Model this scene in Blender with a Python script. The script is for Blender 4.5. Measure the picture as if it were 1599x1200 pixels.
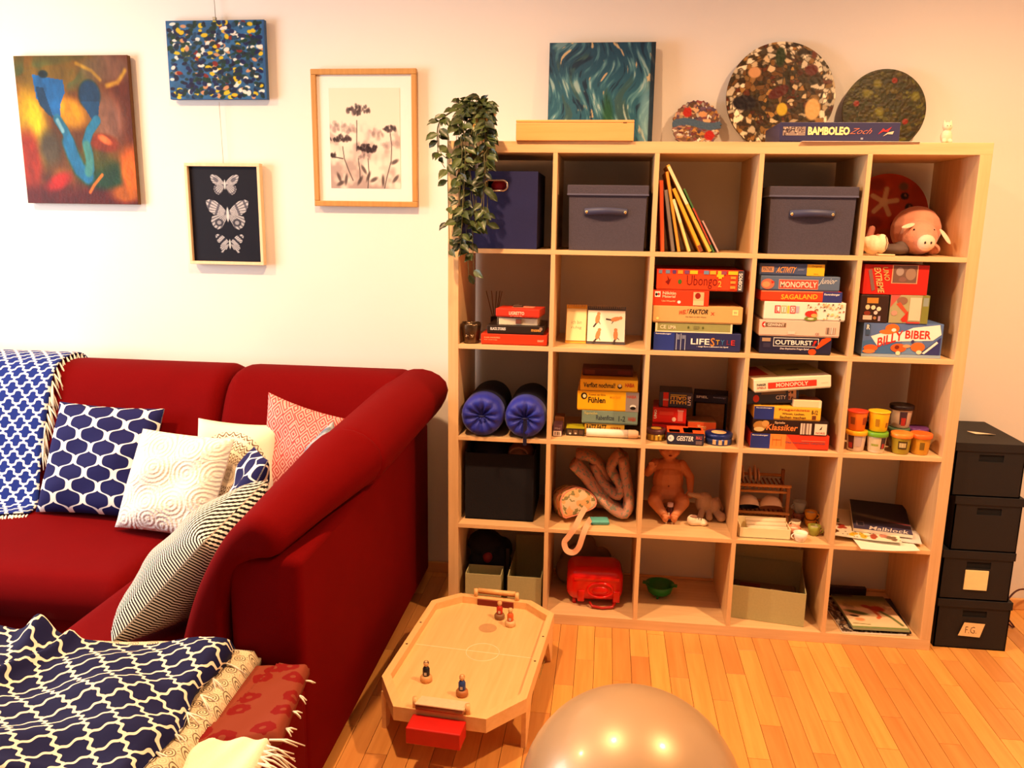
import bpy, bmesh, math, random
import numpy as np
from mathutils import Vector, Matrix
random.seed(7); RNG = np.random.RandomState(11)
SC = bpy.context.scene
for o in list(bpy.data.objects): bpy.data.objects.remove(o)
COL = SC.collection

# ------------------------------------------------------------------ camera
cam_d = bpy.data.cameras.new('camera'); cam = bpy.data.objects.new('camera', cam_d); COL.objects.link(cam)
cam_d.sensor_fit = 'HORIZONTAL'; cam_d.sensor_width = 36.0; cam_d.lens = 1261.94 / 1599 * 36
cam_d.clip_start = 0.02
yaw, pitch, roll = -0.1151, 0.2002, 0.0149
fw = Vector((math.sin(yaw)*math.cos(pitch), math.cos(yaw)*math.cos(pitch), -math.sin(pitch)))
rt = Vector((math.cos(yaw), -math.sin(yaw), 0)); upv = rt.cross(fw)
r2 = rt*math.cos(roll) + upv*math.sin(roll); u2 = -rt*math.sin(roll) + upv*math.cos(roll)
mw = Matrix((r2, u2, -fw)).transposed().to_4x4(); mw.translation = (0.5785, -2.9183, 1.5486)
cam.matrix_world = mw
SC.camera = cam

# ------------------------------------------------------------------ world, light, exposure
wd = bpy.data.worlds.new('world'); SC.world = wd; wd.use_nodes = True
bg = wd.node_tree.nodes['Background']; bg.inputs[0].default_value = (1.0, 0.66, 0.40, 1); bg.inputs[1].default_value = 0.18
SC.view_settings.view_transform = 'Standard'; SC.view_settings.look = 'None'
SC.view_settings.gamma = 1.0; SC.view_settings.use_curve_mapping = False
SC.view_settings.exposure = 0.0
LAMP_POWER = 36.0; LAMP_COL = (1.0, 0.59, 0.29)
WINDOW_POWER = 95.0
ad = bpy.data.lights.new('window_daylight', 'AREA'); ad.shape = 'RECTANGLE'; ad.size = 1.5; ad.size_y = 1.4
ad.energy = WINDOW_POWER; ad.color = (0.86, 0.93, 1.0)
al = bpy.data.objects.new('window_daylight', ad); COL.objects.link(al)
al.location = (-3.22, -1.35, 1.55); al.rotation_euler = (math.radians(90), 0, math.radians(-90))

# ------------------------------------------------------------------ helpers
def s2l(c):
    return tuple((v/255/12.92 if v/255 <= .04045 else ((v/255+.055)/1.055)**2.4) for v in c[:3])
class NT:
    def __init__(s, name):
        s.m = bpy.data.materials.new(name); s.m.use_nodes = True; s.t = s.m.node_tree; s.b = s.t.nodes['Principled BSDF']
    def n(s, typ, **kw):
        x = s.t.nodes.new(typ)
        for k, v in kw.items(): setattr(x, k, v)
        return x
    def l(s, a, b): s.t.links.new(a, b)
    def put(s, sock, v):
        if hasattr(v, 'is_output'): s.l(v, sock)
        else: sock.default_value = v
    def m1(s, op, a, b=None, c=None):
        x = s.n('ShaderNodeMath', operation=op); s.put(x.inputs[0], a)
        if b is not None: s.put(x.inputs[1], b)
        if c is not None: s.put(x.inputs[2], c)
        return x.outputs[0]
    def mix(s, f, a, b):
        x = s.n('ShaderNodeMix', data_type='RGBA'); s.put(x.inputs[0], f)
        s.put(x.inputs[6], a if hasattr(a, 'is_output') else (*a, 1)); s.put(x.inputs[7], b if hasattr(b, 'is_output') else (*b, 1))
        return x.outputs[2]
    def uv(s, su=1, sv=1):
        t = s.n('ShaderNodeUVMap'); x = s.n('ShaderNodeSeparateXYZ'); s.l(t.outputs[0], x.inputs[0])
        return s.m1('MULTIPLY', x.outputs[0], su), s.m1('MULTIPLY', x.outputs[1], sv)
    def noise(s, scale, detail=3, vec=None, rough=.5):
        x = s.n('ShaderNodeTexNoise'); x.inputs['Scale'].default_value = scale; x.inputs['Detail'].default_value = detail; x.inputs['Roughness'].default_value = rough
        if vec is None: vec = s.n('ShaderNodeTexCoord').outputs['Object']
        s.l(vec, x.inputs['Vector']); return x.outputs['Fac']
    def bump(s, h, strength=.3, dist=.002):
        x = s.n('ShaderNodeBump'); x.inputs['Strength'].default_value = strength; x.inputs['Distance'].default_value = dist
        s.l(h, x.inputs['Height']); s.l(x.outputs[0], s.b.inputs['Normal'])
    def out(s, col, rough=.6, metal=0., spec=.5):
        s.put(s.b.inputs['Base Color'], col if hasattr(col, 'is_output') else (*col, 1))
        s.put(s.b.inputs['Roughness'], rough); s.b.inputs['Metallic'].default_value = metal
        s.b.inputs['Specular IOR Level'].default_value = spec
        return s.m
MC = {}
def P(rgb, rough=.55, metal=0., var=.10, scale=40., bump=0., spec=.4, sheen=0.):
    """plain procedural material: a colour with faint noise variation"""
    key = (tuple(rgb), rough, metal, var, scale, bump, spec, sheen)
    if key in MC: return MC[key]
    t = NT('mat_%d_%d_%d' % tuple(int(v) for v in rgb)); c = s2l(rgb)
    f = t.noise(scale)
    col = t.mix(f, tuple(v*(1-var) for v in c), tuple(min(1, v*(1+var)) for v in c))
    t.out(col, rough, metal, spec)
    if bump: t.bump(f, bump, .003)
    if sheen: t.b.inputs['Sheen Weight'].default_value = sheen; t.b.inputs['Sheen Roughness'].default_value = .4
    MC[key] = t.m; return t.m

def link(name, me, parent=None, loc=None, rot=None):
    o = bpy.data.objects.new(name, me); COL.objects.link(o)
    if parent: o.parent = parent
    if loc: o.location = loc
    if rot: o.rotation_euler = rot
    return o
def tag(o, label, cat, group=None):
    o['label'] = label; o['category'] = cat
    if group: o['group'] = group
    return o
def thing(name, label, cat, loc=(0, 0, 0), rot=(0, 0, 0), group=None):
    o = link(name, None, None, loc, rot); o.empty_display_size = .05
    return tag(o, label, cat, group)
def struct(o): o['kind'] = 'structure'; return o
def stuff(o): o['kind'] = 'stuff'; return o

class B:
    """collects shapes into one mesh; .mk() links them as ONE object"""
    def __init__(s): s.v = []; s.f = []; s.mi = []; s.uvs = {}; s.sm = []
    def add(s, vs, fs, mi=0, smooth=False, M=None, uv=None):
        k = len(s.v)
        for i, v in enumerate(vs):
            v = Vector(v)
            s.v.append(M @ v if M else v)
            if uv is not None: s.uvs[k+i] = uv[i]
        for f in fs: s.f.append([k+i for i in f]); s.mi.append(mi); s.sm.append(smooth)
        return s
    def box(s, x0, x1, y0, y1, z0, z1, bev=0., mi=0, M=None, seg=2):
        bm = bmesh.new(); bmesh.ops.create_cube(bm, size=1)
        for v in bm.verts: v.co = ((x0+x1)/2+v.co.x*(x1-x0), (y0+y1)/2+v.co.y*(y1-y0), (z0+z1)/2+v.co.z*(z1-z0))
        if bev > 0: bmesh.ops.bevel(bm, geom=bm.edges[:], offset=min(bev, .45*min(x1-x0, y1-y0, z1-z0)), segments=seg, profile=.5, affect='EDGES')
        s.bm(bm, mi, bev > 0.004, M); return s
    def bm(s, bm, mi=0, smooth=False, M=None):
        bm.verts.index_update(); s.add([v.co.copy() for v in bm.verts], [[v.index for v in f.verts] for f in bm.faces], mi, smooth, M); bm.free(); return s
    def lathe(s, prof, n=24, mi=0, M=None, cap=True, smooth=True, ang=(0, 2*math.pi)):
        full = abs(ang[1]-ang[0]-2*math.pi) < 1e-6
        m = n if full else n+1; vs = []; fs = []
        for (r, z) in prof:
            for k in range(m):
                a = ang[0]+(ang[1]-ang[0])*k/n; vs.append((r*math.cos(a), r*math.sin(a), z))
        for i in range(len(prof)-1):
            for k in range(n):
                k2 = (k+1) % m if full else k+1
                fs.append((i*m+k, i*m+k2, (i+1)*m+k2, (i+1)*m+k))
        if cap and full:
            if prof[0][0] > 1e-5: fs.append(tuple(reversed(range(m))))
            if prof[-1][0] > 1e-5: fs.append(tuple((len(prof)-1)*m+k for k in range(m)))
        return s.add(vs, fs, mi, smooth, M)
    def cyl(s, p, q, r, r1=None, n=14, mi=0, M=None):
        p = Vector(p); q = Vector(q); d = q-p; Q = d.to_track_quat('Z', 'Y').to_matrix().to_4x4(); Q.translation = p
        return s.lathe([(r, 0), (r if r1 is None else r1, d.length)], n, mi, (M @ Q) if M else Q)
    def tube(s, pts, r, n=8, mi=0, M=None, flat=None, closed=False):
        pts = [Vector(p) for p in pts]; rr = r if isinstance(r, (list, tuple)) else [r]*len(pts)
        vs = []; fs = []; N = len(pts); pu = None
        for i, p in enumerate(pts):
            a = pts[(i-1) % N] if (closed or i) else p; b = pts[(i+1) % N] if (closed or i < N-1) else p
            t = (b-a).normalized()
            if pu is None: pu = t.orthogonal().normalized()
            pu = (pu - t*pu.dot(t)).normalized(); w = t.cross(pu)
            for k in range(n):
                an = 2*math.pi*k/n; vs.append(p + pu*math.cos(an)*rr[i] + w*math.sin(an)*rr[i]*(flat or 1))
        for i in range(N if closed else N-1):
            j = (i+1) % N
            for k in range(n): fs.append((i*n+k, i*n+(k+1) % n, j*n+(k+1) % n, j*n+k))
        if not closed: fs.append(tuple(reversed(range(n)))); fs.append(tuple((N-1)*n+k for k in range(n)))
        return s.add(vs, fs, mi, True, M)
    def prism(s, pts, y0, y1, mi=0, M=None):
        """outline in (x, z), extruded along y"""
        n = len(pts); vs = [(x, y0, z) for x, z in pts]+[(x, y1, z) for x, z in pts]
        fs = [tuple(range(n)), tuple(reversed(range(n, 2*n)))]+[(i, i+n, (i+1) % n+n, (i+1) % n) for i in range(n)]
        return s.add(vs, fs, mi, False, M)
    def slab(s, pts, z0, z1, mi=0, M=None):
        n = len(pts); vs = [(x, y, z0) for x, y in pts]+[(x, y, z1) for x, y in pts]
        fs = [tuple(reversed(range(n))), tuple(range(n, 2*n))]+[(i, (i+1) % n, (i+1) % n+n, i+n) for i in range(n)]
        return s.add(vs, fs, mi, False, M)
    def ball(s, c, r, mi=0, M=None, n=14, rot=None):
        if not isinstance(r, (tuple, list)): r = (r, r, r)
        bm = bmesh.new(); bmesh.ops.create_uvsphere(bm, u_segments=n, v_segments=max(6, n*2//3), radius=1)
        X = Matrix.Translation(c) @ (rot.to_4x4() if rot else Matrix.Identity(4)) @ Matrix.Diagonal((*r, 1))
        bm.transform(X); return s.bm(bm, mi, True, M)
    def mesh(s, mats, fixn=True):
        me = bpy.data.meshes.new('m'); me.from_pydata([tuple(v) for v in s.v], [], s.f)
        for m in (mats if isinstance(mats, (list, tuple)) else [mats]): me.materials.append(m)
        me.polygons.foreach_set('material_index', s.mi); me.polygons.foreach_set('use_smooth', s.sm)
        if s.uvs:
            ul = me.uv_layers.new(name='UVMap')
            for lp in me.loops: ul.data[lp.index].uv = s.uvs.get(lp.vertex_index, (0, 0))
        if fixn:
            bm = bmesh.new(); bm.from_mesh(me); bmesh.ops.recalc_face_normals(bm, faces=bm.faces[:]); bm.to_mesh(me); bm.free()
        me.update(); return me
    def mk(s, name, mats, parent=None, loc=None, rot=None, fixn=True):
        return link(name, s.mesh(mats, fixn), parent, loc, rot)
def T(x, y, z): return Matrix.Translation((x, y, z))
def RX(a): return Matrix.Rotation(math.radians(a), 4, 'X')
def RY(a): return Matrix.Rotation(math.radians(a), 4, 'Y')
def RZ(a): return Matrix.Rotation(math.radians(a), 4, 'Z')

def blobmesh(build, mat, voxel=.004, smooth=4):
    """one continuous mesh grown from overlapping volumes (voxel remesh)"""
    b = B(); build(b); me = b.mesh(mat); o = bpy.data.objects.new('tmp', me); COL.objects.link(o)
    r = o.modifiers.new('r', 'REMESH'); r.mode = 'VOXEL'; r.voxel_size = voxel; r.use_smooth_shade = True
    s = o.modifiers.new('s', 'SMOOTH'); s.iterations = smooth; s.factor = .5
    dg = bpy.context.evaluated_depsgraph_get(); me2 = bpy.data.meshes.new_from_object(o.evaluated_get(dg))
    bpy.data.objects.remove(o); me2.materials.clear(); me2.materials.append(mat)
    for p in me2.polygons: p.use_smooth = True; p.material_index = 0
    return me2
def cap(b, p, q, r0, r1, n=12):
    """tapered capsule"""
    p = Vector(p); q = Vector(q); L = (q-p).length; Q = (q-p).to_track_quat('Z', 'Y').to_matrix().to_4x4(); Q.translation = p
    pr = [(r0*math.sin(a), -r0*math.cos(a)) for a in [0.02, .5, 1.0, 1.5708]]+[(r1*math.cos(a), L+r1*math.sin(a)) for a in [0, .5, 1.0, 1.55]]
    b.lathe(pr, n, M=Q)

_txt = {}
def text_geo(txt, bold=.02):
    k = (txt, bold)
    if k not in _txt:
        cu = bpy.data.curves.new('t', 'FONT'); cu.body = txt; cu.size = 1; cu.offset = bold; cu.resolution_u = 2
        o = bpy.data.objects.new('t', cu); COL.objects.link(o)
        dg = bpy.context.evaluated_depsgraph_get(); me = bpy.data.meshes.new_from_object(o.evaluated_get(dg))
        vs = np.array([v.co[:2] for v in me.vertices]); fs = [list(p.vertices) for p in me.polygons]
        bpy.data.objects.remove(o); bpy.data.curves.remove(cu); bpy.data.meshes.remove(me)
        mn = vs.min(0); mx = vs.max(0); _txt[k] = ((vs-mn)/(mx-mn), fs)
    return _txt[k]
def text_part(parent, txt, x0, z0, x1, z1, y, mat, turn=0, shear=0., rise=0., bold=.02, name='lettering', M=None):
    """flat lettering filling the rectangle x0..x1, z0..z1 on a face that looks to -y"""
    vs, fs = text_geo(txt, bold); b = B(); out = []
    for (u, v) in vs:
        if turn == 90: uu, vv = 1-v, u
        elif turn == 270: uu, vv = v, 1-u
        elif turn == 180: uu, vv = 1-u, 1-v
        else: uu, vv = u, v
        out.append((x0+(x1-x0)*uu+shear*(vv-.5)*(z1-z0), y, z0+(z1-z0)*vv+rise*(uu-.5)))
    b.add(out, fs, 0, False, M)
    return b.mk(name, mat, parent, fixn=False)

def grid_cols(name, fn, nx, ny, w, h, mat, parent, M, depth=0.0):
    """a painted surface: colours computed per vertex (paint, not light) on a w x h sheet facing -y"""
    u = np.linspace(0, 1, nx+1); v = np.linspace(0, 1, ny+1); U, V = np.meshgrid(u, v)
    C = fn(U, V)
    vs = np.stack([(U-.5)*w, np.zeros_like(U), V*h], -1).reshape(-1, 3)
    idx = np.arange((nx+1)*(ny+1)).reshape(ny+1, nx+1)
    fs = np.stack([idx[:-1, :-1], idx[:-1, 1:], idx[1:, 1:], idx[1:, :-1]], -1).reshape(-1, 4)
    me = bpy.data.meshes.new(name); me.from_pydata(vs.tolist(), [], fs.tolist())
    at = me.color_attributes.new('Paint', 'FLOAT_COLOR', 'POINT'); C = np.clip(C, 0, 255)/255.
    Lc = np.where(C <= .04045, C/12.92, ((C+.055)/1.055)**2.4).reshape(-1, 3)
    at.data.foreach_set('color', np.concatenate([Lc, np.ones((len(Lc), 1))], 1).astype(np.float32).ravel())
    me.materials.append(mat); me.transform(M)
    return link(name, me, parent)
def paint_mat(rough=.45, bump=.0, scale=60):
    k = ('paint', rough, bump)
    if k in MC: return MC[k]
    t = NT('painted_surface'); a = t.n('ShaderNodeVertexColor', layer_name='Paint')
    t.out(a.outputs[0], rough, 0, .2)
    if bump: t.bump(t.noise(scale, 6), bump, .004)
    MC[k] = t.m; return t.m
# ---- numpy painting
def vnoise(U, V, sx, sy, seed):
    r = np.random.RandomState(seed); g = r.rand(64, 64); x = U*sx; y = V*sy
    xi = np.floor(x).astype(int); yi = np.floor(y).astype(int); fx = x-xi; fy = y-yi
    fx = fx*fx*(3-2*fx); fy = fy*fy*(3-2*fy); G = lambda i, j: g[j % 64, i % 64]
    return (G(xi, yi)*(1-fx)+G(xi+1, yi)*fx)*(1-fy)+(G(xi, yi+1)*(1-fx)+G(xi+1, yi+1)*fx)*fy
def fbm(U, V, sx, sy, seed): return .5*vnoise(U, V, sx, sy, seed)+.3*vnoise(U, V, sx*2, sy*2, seed+1)+.2*vnoise(U, V, sx*4, sy*4, seed+2)
def lay(C, mask, col): return C*(1-mask[..., None])+np.array(col, float)*mask[..., None]
def sst(x, a, b): t = np.clip((x-a)/(b-a), 0, 1); return t*t*(3-2*t)
def ell(U, V, cx, cy, rx, ry, ang=0, soft=.15):
    a = math.radians(ang); x = (U-cx)*math.cos(a)+(V-cy)*math.sin(a); y = -(U-cx)*math.sin(a)+(V-cy)*math.cos(a)
    return 1-sst(np.sqrt((x/rx)**2+(y/ry)**2), 1-soft, 1+soft)
def pline(U, V, pts, w, soft=.3):
    d = np.full(U.shape, 9.)
    for (x0, y0), (x1, y1) in zip(pts[:-1], pts[1:]):
        dx, dy = x1-x0, y1-y0; t = np.clip(((U-x0)*dx+(V-y0)*dy)/(dx*dx+dy*dy+1e-9), 0, 1)
        d = np.minimum(d, np.hypot(U-x0-t*dx, V-y0-t*dy))
    return 1-sst(d/w, 1-soft, 1+soft)
def inpoly(U, V, pts):
    c = np.zeros(U.shape, bool); n = len(pts)
    for i in range(n):
        x0, y0 = pts[i]; x1, y1 = pts[(i+1) % n]
        if y0 == y1: continue
        c ^= ((y0 > V) != (y1 > V)) & (U < (x1-x0)*(V-y0)/(y1-y0)+x0)
    return c.astype(float)

# ---- soft things
def catmull(pts, n, closed=True):
    pts = [np.array(p, float) for p in pts]; N = len(pts); out = []
    segs = N if closed else N-1
    for i in range(segs):
        p0, p1, p2, p3 = (pts[(i+k-1) % N] if closed else pts[min(max(i+k-1, 0), N-1)] for k in range(4))
        for t in np.linspace(0, 1, 12, endpoint=False):
            out.append(.5*((2*p1)+(-p0+p2)*t+(2*p0-5*p1+4*p2-p3)*t*t+(-p0+3*p1-3*p2+p3)*t**3))
    if not closed: out.append(pts[-1])
    out = np.array(out); q = np.vstack([out, out[:1]]) if closed else out
    d = np.r_[0, np.cumsum(np.linalg.norm(np.diff(q, axis=0), axis=1))]
    s = np.linspace(0, d[-1], n, endpoint=not closed)
    return np.stack([np.interp(s, d, q[:, k]) for k in range(q.shape[1])], 1)
def loft_cushion(profs, a0, a1, axis, mat, name, parent, endr=.06, nseg=30, npt=44):
    """upholstered cushion: closed profiles (list of (t, pts)) swept from a0 to a1 with rounded ends"""
    R = [(t, catmull(p, npt)) for t, p in profs]; vs = []; fs = []
    L = abs(a1-a0); k = endr/L
    ts = np.r_[k*(1-np.cos(np.linspace(0, np.pi/2, 7))), np.linspace(k, 1-k, nseg)[1:-1], 1-k*(1-np.cos(np.linspace(np.pi/2, 0, 7)))]
    for t in ts:
        for (t0, p0), (t1, p1) in zip(R[:-1], R[1:]):
            if t <= t1+1e-9: break
        f = min(max((t-t0)/(t1-t0), 0), 1); p = p0*(1-f)+p1*f; c = p.mean(0)
        e = min(t, 1-t)*L
        sc = 1.0 if e >= endr else 1-(endr/.17)*(1-math.sqrt(max(0, 1-(1-e/endr)**2)))
        if e < endr:
            nx2 = np.roll(p, -1, 0)-np.roll(p, 1, 0); nn = np.stack([nx2[:, 1], -nx2[:, 0]], 1); nn /= np.linalg.norm(nn, axis=1)[:, None]+1e-9
            if ((p-c)*nn).sum() < 0: nn = -nn
            q = p-nn*endr*.9*(1-math.sqrt(max(0, 1-(1-e/endr)**2)))
        else: q = p
        for x in q: vs.append((a0+(a1-a0)*t, x[0], x[1]) if axis == 'x' else (x[0], a0+(a1-a0)*t, x[1]))
    n = npt
    for i in range(len(ts)-1):
        for j in range(n): fs.append((i*n+j, i*n+(j+1) % n, (i+1)*n+(j+1) % n, (i+1)*n+j))
    fs += [tuple(range(n)), tuple(reversed(range((len(ts)-1)*n, len(ts)*n)))]
    return B().add(vs, fs, 0, True).mk(name, mat, parent)
def pillow_mesh(corners, thick, mat, n=26, pinch=.05, wob=.006, seed=0, base=None):
    """square cushion from four corner points bl, br, tr, tl; UV 0..1 on its face"""
    bl, br, tr, tl = [Vector(c) for c in corners]; c0 = base or (bl+br+tr+tl)/4
    N = ((br-bl).cross(tl-bl)).normalized(); vs = []; uv = []; fs = []
    def side(sg):
        k = len(vs)
        for j in range(n+1):
            for i in range(n+1):
                u = i/n; v = j/n; a = 2*u-1; b_ = 2*v-1
                pu = .5+.5*a*(1-pinch*(1-b_*b_)); pv = .5+.5*b_*(1-pinch*(1-a*a))
                p = (bl*(1-pu)+br*pu)*(1-pv)+(tl*(1-pu)+tr*pu)*pv
                h = (max(0, 1-a**4)*max(0, 1-b_**4))**.55*(1-.18*(a*a+b_*b_)/2)
                ed = min(1, 4*min(u, 1-u, v, 1-v))
                w = wob*ed*(math.sin(9*u+seed*1.7+4*v)+math.sin(13*v-7*u+seed))
                vs.append(p-c0+N*(sg*(thick/2*h+.002)+w)); uv.append((u, v) if sg > 0 else (1-u, v))
        for j in range(n):
            for i in range(n):
                q = (k+j*(n+1)+i, k+j*(n+1)+i+1, k+(j+1)*(n+1)+i+1, k+(j+1)*(n+1)+i); fs.append(q if sg > 0 else q[::-1])
        return k
    k0 = side(1); k1 = side(-1); m = n+1
    ring = [i for i in range(m)]+[j*m+n for j in range(1, m)]+[n*m+i for i in range(n-1, -1, -1)]+[j*m for j in range(n-1, 0, -1)]
    for a, b_ in zip(ring, ring[1:]+ring[:1]): fs.append((k0+b_, k0+a, k1+a, k1+b_))
    return B().add(vs, fs, 0, True, None, uv), c0
# ------------------------------------------------------------------ patterned materials
def wood(name, c0, c1, axis='x', scale=1., rough=.45, rand=False):
    t = NT(name); tc = t.n('ShaderNodeTexCoord'); mp = t.n('ShaderNodeMapping')
    st = {'x': (1.2, 22, 22), 'y': (22, 1.2, 22), 'z': (22, 22, 1.2)}[axis]
    mp.inputs['Scale'].default_value = tuple(v*scale for v in st); t.l(tc.outputs['Object'], mp.inputs[0])
    vec = mp.outputs[0]
    if rand:
        oi = t.n('ShaderNodeObjectInfo'); ad_ = t.n('ShaderNodeVectorMath', operation='ADD'); cx = t.n('ShaderNodeCombineXYZ')
        rv = t.m1('MULTIPLY', oi.outputs['Random'], 37.0)
        for i in range(3): t.l(rv, cx.inputs[i])
        t.l(mp.outputs[0], ad_.inputs[0]); t.l(cx.outputs[0], ad_.inputs[1]); vec = ad_.outputs[0]
    f = t.noise(2.2, 5, vec, .6)
    f = t.m1('MULTIPLY_ADD', f, 1.7, -.35)
    col = t.mix(f, s2l(c0), s2l(c1))
    if rand:
        hs = t.n('ShaderNodeHueSaturation'); t.l(col, hs.inputs['Color'])
        t.l(t.m1('MULTIPLY_ADD', oi.outputs['Random'], .34, .82), hs.inputs['Value'])
        t.l(t.m1('MULTIPLY_ADD', oi.outputs['Random'], .012, .494), hs.inputs['Hue']); col = hs.outputs[0]
    t.out(col, rough); t.bump(f, .05, .001); return t.m
M_SHELF = wood('pale_oak_veneer', (210, 168, 118), (232, 194, 144), 'x', 1.2)
M_SHELFV = wood('pale_oak_veneer_upright', (210, 168, 118), (232, 194, 144), 'z', 1.2)
M_FLOOR = wood('parquet_plank', (206, 136, 64), (230, 164, 88), 'y', 1., .34, True)
M_JOINT = P((92, 58, 26), .8)
M_BEECH = wood('beech_ply', (228, 176, 112), (242, 198, 136), 'y', 1., .42)
M_BEECHX = wood('beech_box', (224, 160, 92), (238, 180, 112), 'x', 1., .4)
M_FRAME = wood('pine_frame', (222, 190, 146), (236, 208, 168), 'z', 1.5, .5)
M_GOLD = wood('gilded_frame', (176, 126, 66), (202, 152, 86), 'z', 1.5, .4)
def mk_wall():
    t = NT('white_painted_wall'); f = t.noise(90, 4); g = t.noise(2.0, 2)
    t.out(t.mix(g, s2l((230, 224, 215)), s2l((236, 230, 222))), .85); t.bump(f, .12, .002); return t.m
M_WALL = mk_wall()
def mk_red():
    t = NT('red_woven_upholstery'); f = t.noise(420, 2); g = t.noise(6, 3)
    c = t.mix(g, s2l((100, 2, 3)), s2l((113, 3, 5))); t.out(t.mix(t.m1('MULTIPLY', f, .35), c, s2l((68, 1, 2))), .9, 0, .06)
    t.bump(f, .25, .0015); return t.m
M_RED = mk_red()
def fabric_bump(t): t.bump(t.noise(500, 2), .2, .001)
def ogee(name, dark, light, nu, nv, A=.40, w=.10):
    t = NT(name); u, v = t.uv(nu, nv); c0_ = t.m1('COSINE', t.m1('MULTIPLY', v, 2*math.pi)); cs = t.m1('MULTIPLY', t.m1('DIVIDE', c0_, t.m1('SQRT', t.m1('MULTIPLY_ADD', c0_, c0_, .25))), A*1.118)
    def dist(a): return t.m1('ABSOLUTE', t.m1('MULTIPLY', t.m1('SUBTRACT', t.m1('FRACT', t.m1('MULTIPLY_ADD', a, .5, .5)), .5), 2))
    d = t.m1('MINIMUM', dist(t.m1('SUBTRACT', u, cs)), dist(t.m1('ADD', t.m1('SUBTRACT', u, 1.0), cs)))
    f = t.m1('LESS_THAN', d, w)
    t.out(t.mix(f, s2l(dark), s2l(light)), .8, 0, .2); fabric_bump(t); return t.m
def trellis(name, dark, light, s, A=.13, w=.075):
    t = NT(name); u, v = t.uv(s, s*.92); p = t.m1('ADD', u, v); q = t.m1('SUBTRACT', u, v)
    def line(a, b_, sg):
        return t.m1('ABSOLUTE', t.m1('SUBTRACT', t.m1('FRACT', t.m1('ADD', a, t.m1('MULTIPLY', t.m1('SINE', t.m1('MULTIPLY', b_, 4*math.pi)), A*sg))), .5))
    d = t.m1('MINIMUM', line(p, q, 1.), line(q, p, 1.))
    f = t.m1('LESS_THAN', d, w)
    t.out(t.mix(f, s2l(dark), s2l(light)), .85, 0, .2); fabric_bump(t); return t.m
M_OGEE = ogee('navy_ogee_print', (20, 21, 78), (240, 238, 230), 7.4, 4.3, .43, .12)
M_OGEE2 = ogee('navy_ogee_print_small', (22, 22, 76), (240, 236, 226), 5.0, 3.4, .44, .13)
M_TRELLIS = trellis('blue_trellis_weave', (20, 40, 118), (232, 234, 232), 15.5, .06, .10)
M_TRELLIS2 = trellis('navy_trellis_weave', (17, 18, 60), (226, 214, 190), 14.0, .06, .07)
def mk_crochet():
    t = NT('white_crochet'); u, v = t.uv(1, 1); cx = t.n('ShaderNodeCombineXYZ'); t.l(u, cx.inputs[0]); t.l(v, cx.inputs[1])
    vo = t.n('ShaderNodeTexVoronoi', voronoi_dimensions='2D'); vo.inputs['Scale'].default_value = 3.6; vo.inputs['Randomness'].default_value = .55; t.l(cx.outputs[0], vo.inputs['Vector'])
    r = t.m1('SINE', t.m1('MULTIPLY', vo.outputs['Distance'], 40.0))
    vd = t.n('ShaderNodeTexVoronoi', voronoi_dimensions='2D'); vd.inputs['Scale'].default_value = 46; t.l(cx.outputs[0], vd.inputs['Vector'])
    h = t.m1('ADD', t.m1('MULTIPLY', r, .6), t.m1('MULTIPLY', vd.outputs['Distance'], -.7))
    t.out(t.mix(t.m1('MULTIPLY_ADD', h, .4, .5), s2l((232, 226, 212)), s2l((246, 243, 236))), .9, 0, .2); t.bump(h, .5, .004); return t.m
def mk_woven():
    t = NT('black_white_dash_weave'); u, v = t.uv(30, 1); fl = t.m1('FLOOR', u)
    sgn = t.m1('MULTIPLY_ADD', t.m1('MODULO', fl, 2.0), 2.0, -1.0)
    ph = t.m1('ADD', t.m1('MULTIPLY', v, 46.0), t.m1('MULTIPLY', t.m1('MULTIPLY', t.m1('FRACT', u), .35), 1.0))
    ph = t.m1('ADD', ph, t.m1('MULTIPLY', t.m1('MODULO', fl, 2.0), .5))
    f = t.m1('GREATER_THAN', t.m1('FRACT', ph), .50)
    t.out(t.mix(f, s2l((14, 13, 16)), s2l((226, 220, 208))), .85, 0, .2); t.bump(f, .3, .002); return t.m
def mk_mandala():
    t = NT('cream_mandala_print'); u, v = t.uv(1, 1); x = t.m1('SUBTRACT', u, .5); y = t.m1('SUBTRACT', v, .42)
    r = t.m1('SQRT', t.m1('ADD', t.m1('MULTIPLY', x, x), t.m1('MULTIPLY', y, y))); a = t.m1('ARCTAN2', y, x)
    z = t.m1('ADD', t.m1('MULTIPLY', r, 150.0), t.m1('MULTIPLY', t.m1('ABSOLUTE', t.m1('SINE', t.m1('MULTIPLY', a, 16.0))), 6.0))
    f = t.m1('GREATER_THAN', t.m1('SINE', z), .25); ins = t.m1('LESS_THAN', r, .47)
    bands = t.m1('GREATER_THAN', t.m1('SINE', t.m1('MULTIPLY', r, 44.0)), -.75)
    t.out(t.mix(t.m1('MULTIPLY', t.m1('MULTIPLY', f, ins), bands), s2l((236, 222, 196)), s2l((112, 88, 64))), .85, 0, .2); fabric_bump(t); return t.m
def mk_pink():
    t = NT('pink_tribal_print'); u, v = t.uv(1, 1); cx = t.n('ShaderNodeCombineXYZ'); t.l(u, cx.inputs[0]); t.l(v, cx.inputs[1])
    vo = t.n('ShaderNodeTexVoronoi', voronoi_dimensions='2D', feature='F1', distance='MANHATTAN'); vo.inputs['Scale'].default_value = 7; vo.inputs['Randomness'].default_value = .5; t.l(cx.outputs[0], vo.inputs['Vector'])
    f = t.m1('GREATER_THAN', t.m1('SINE', t.m1('MULTIPLY', vo.outputs['Distance'], 24.0)), .0)
    t.out(t.mix(t.m1('MULTIPLY', f, .85), s2l((228, 168, 158)), s2l((176, 34, 44))), .85, 0, .2); fabric_bump(t); return t.m
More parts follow.
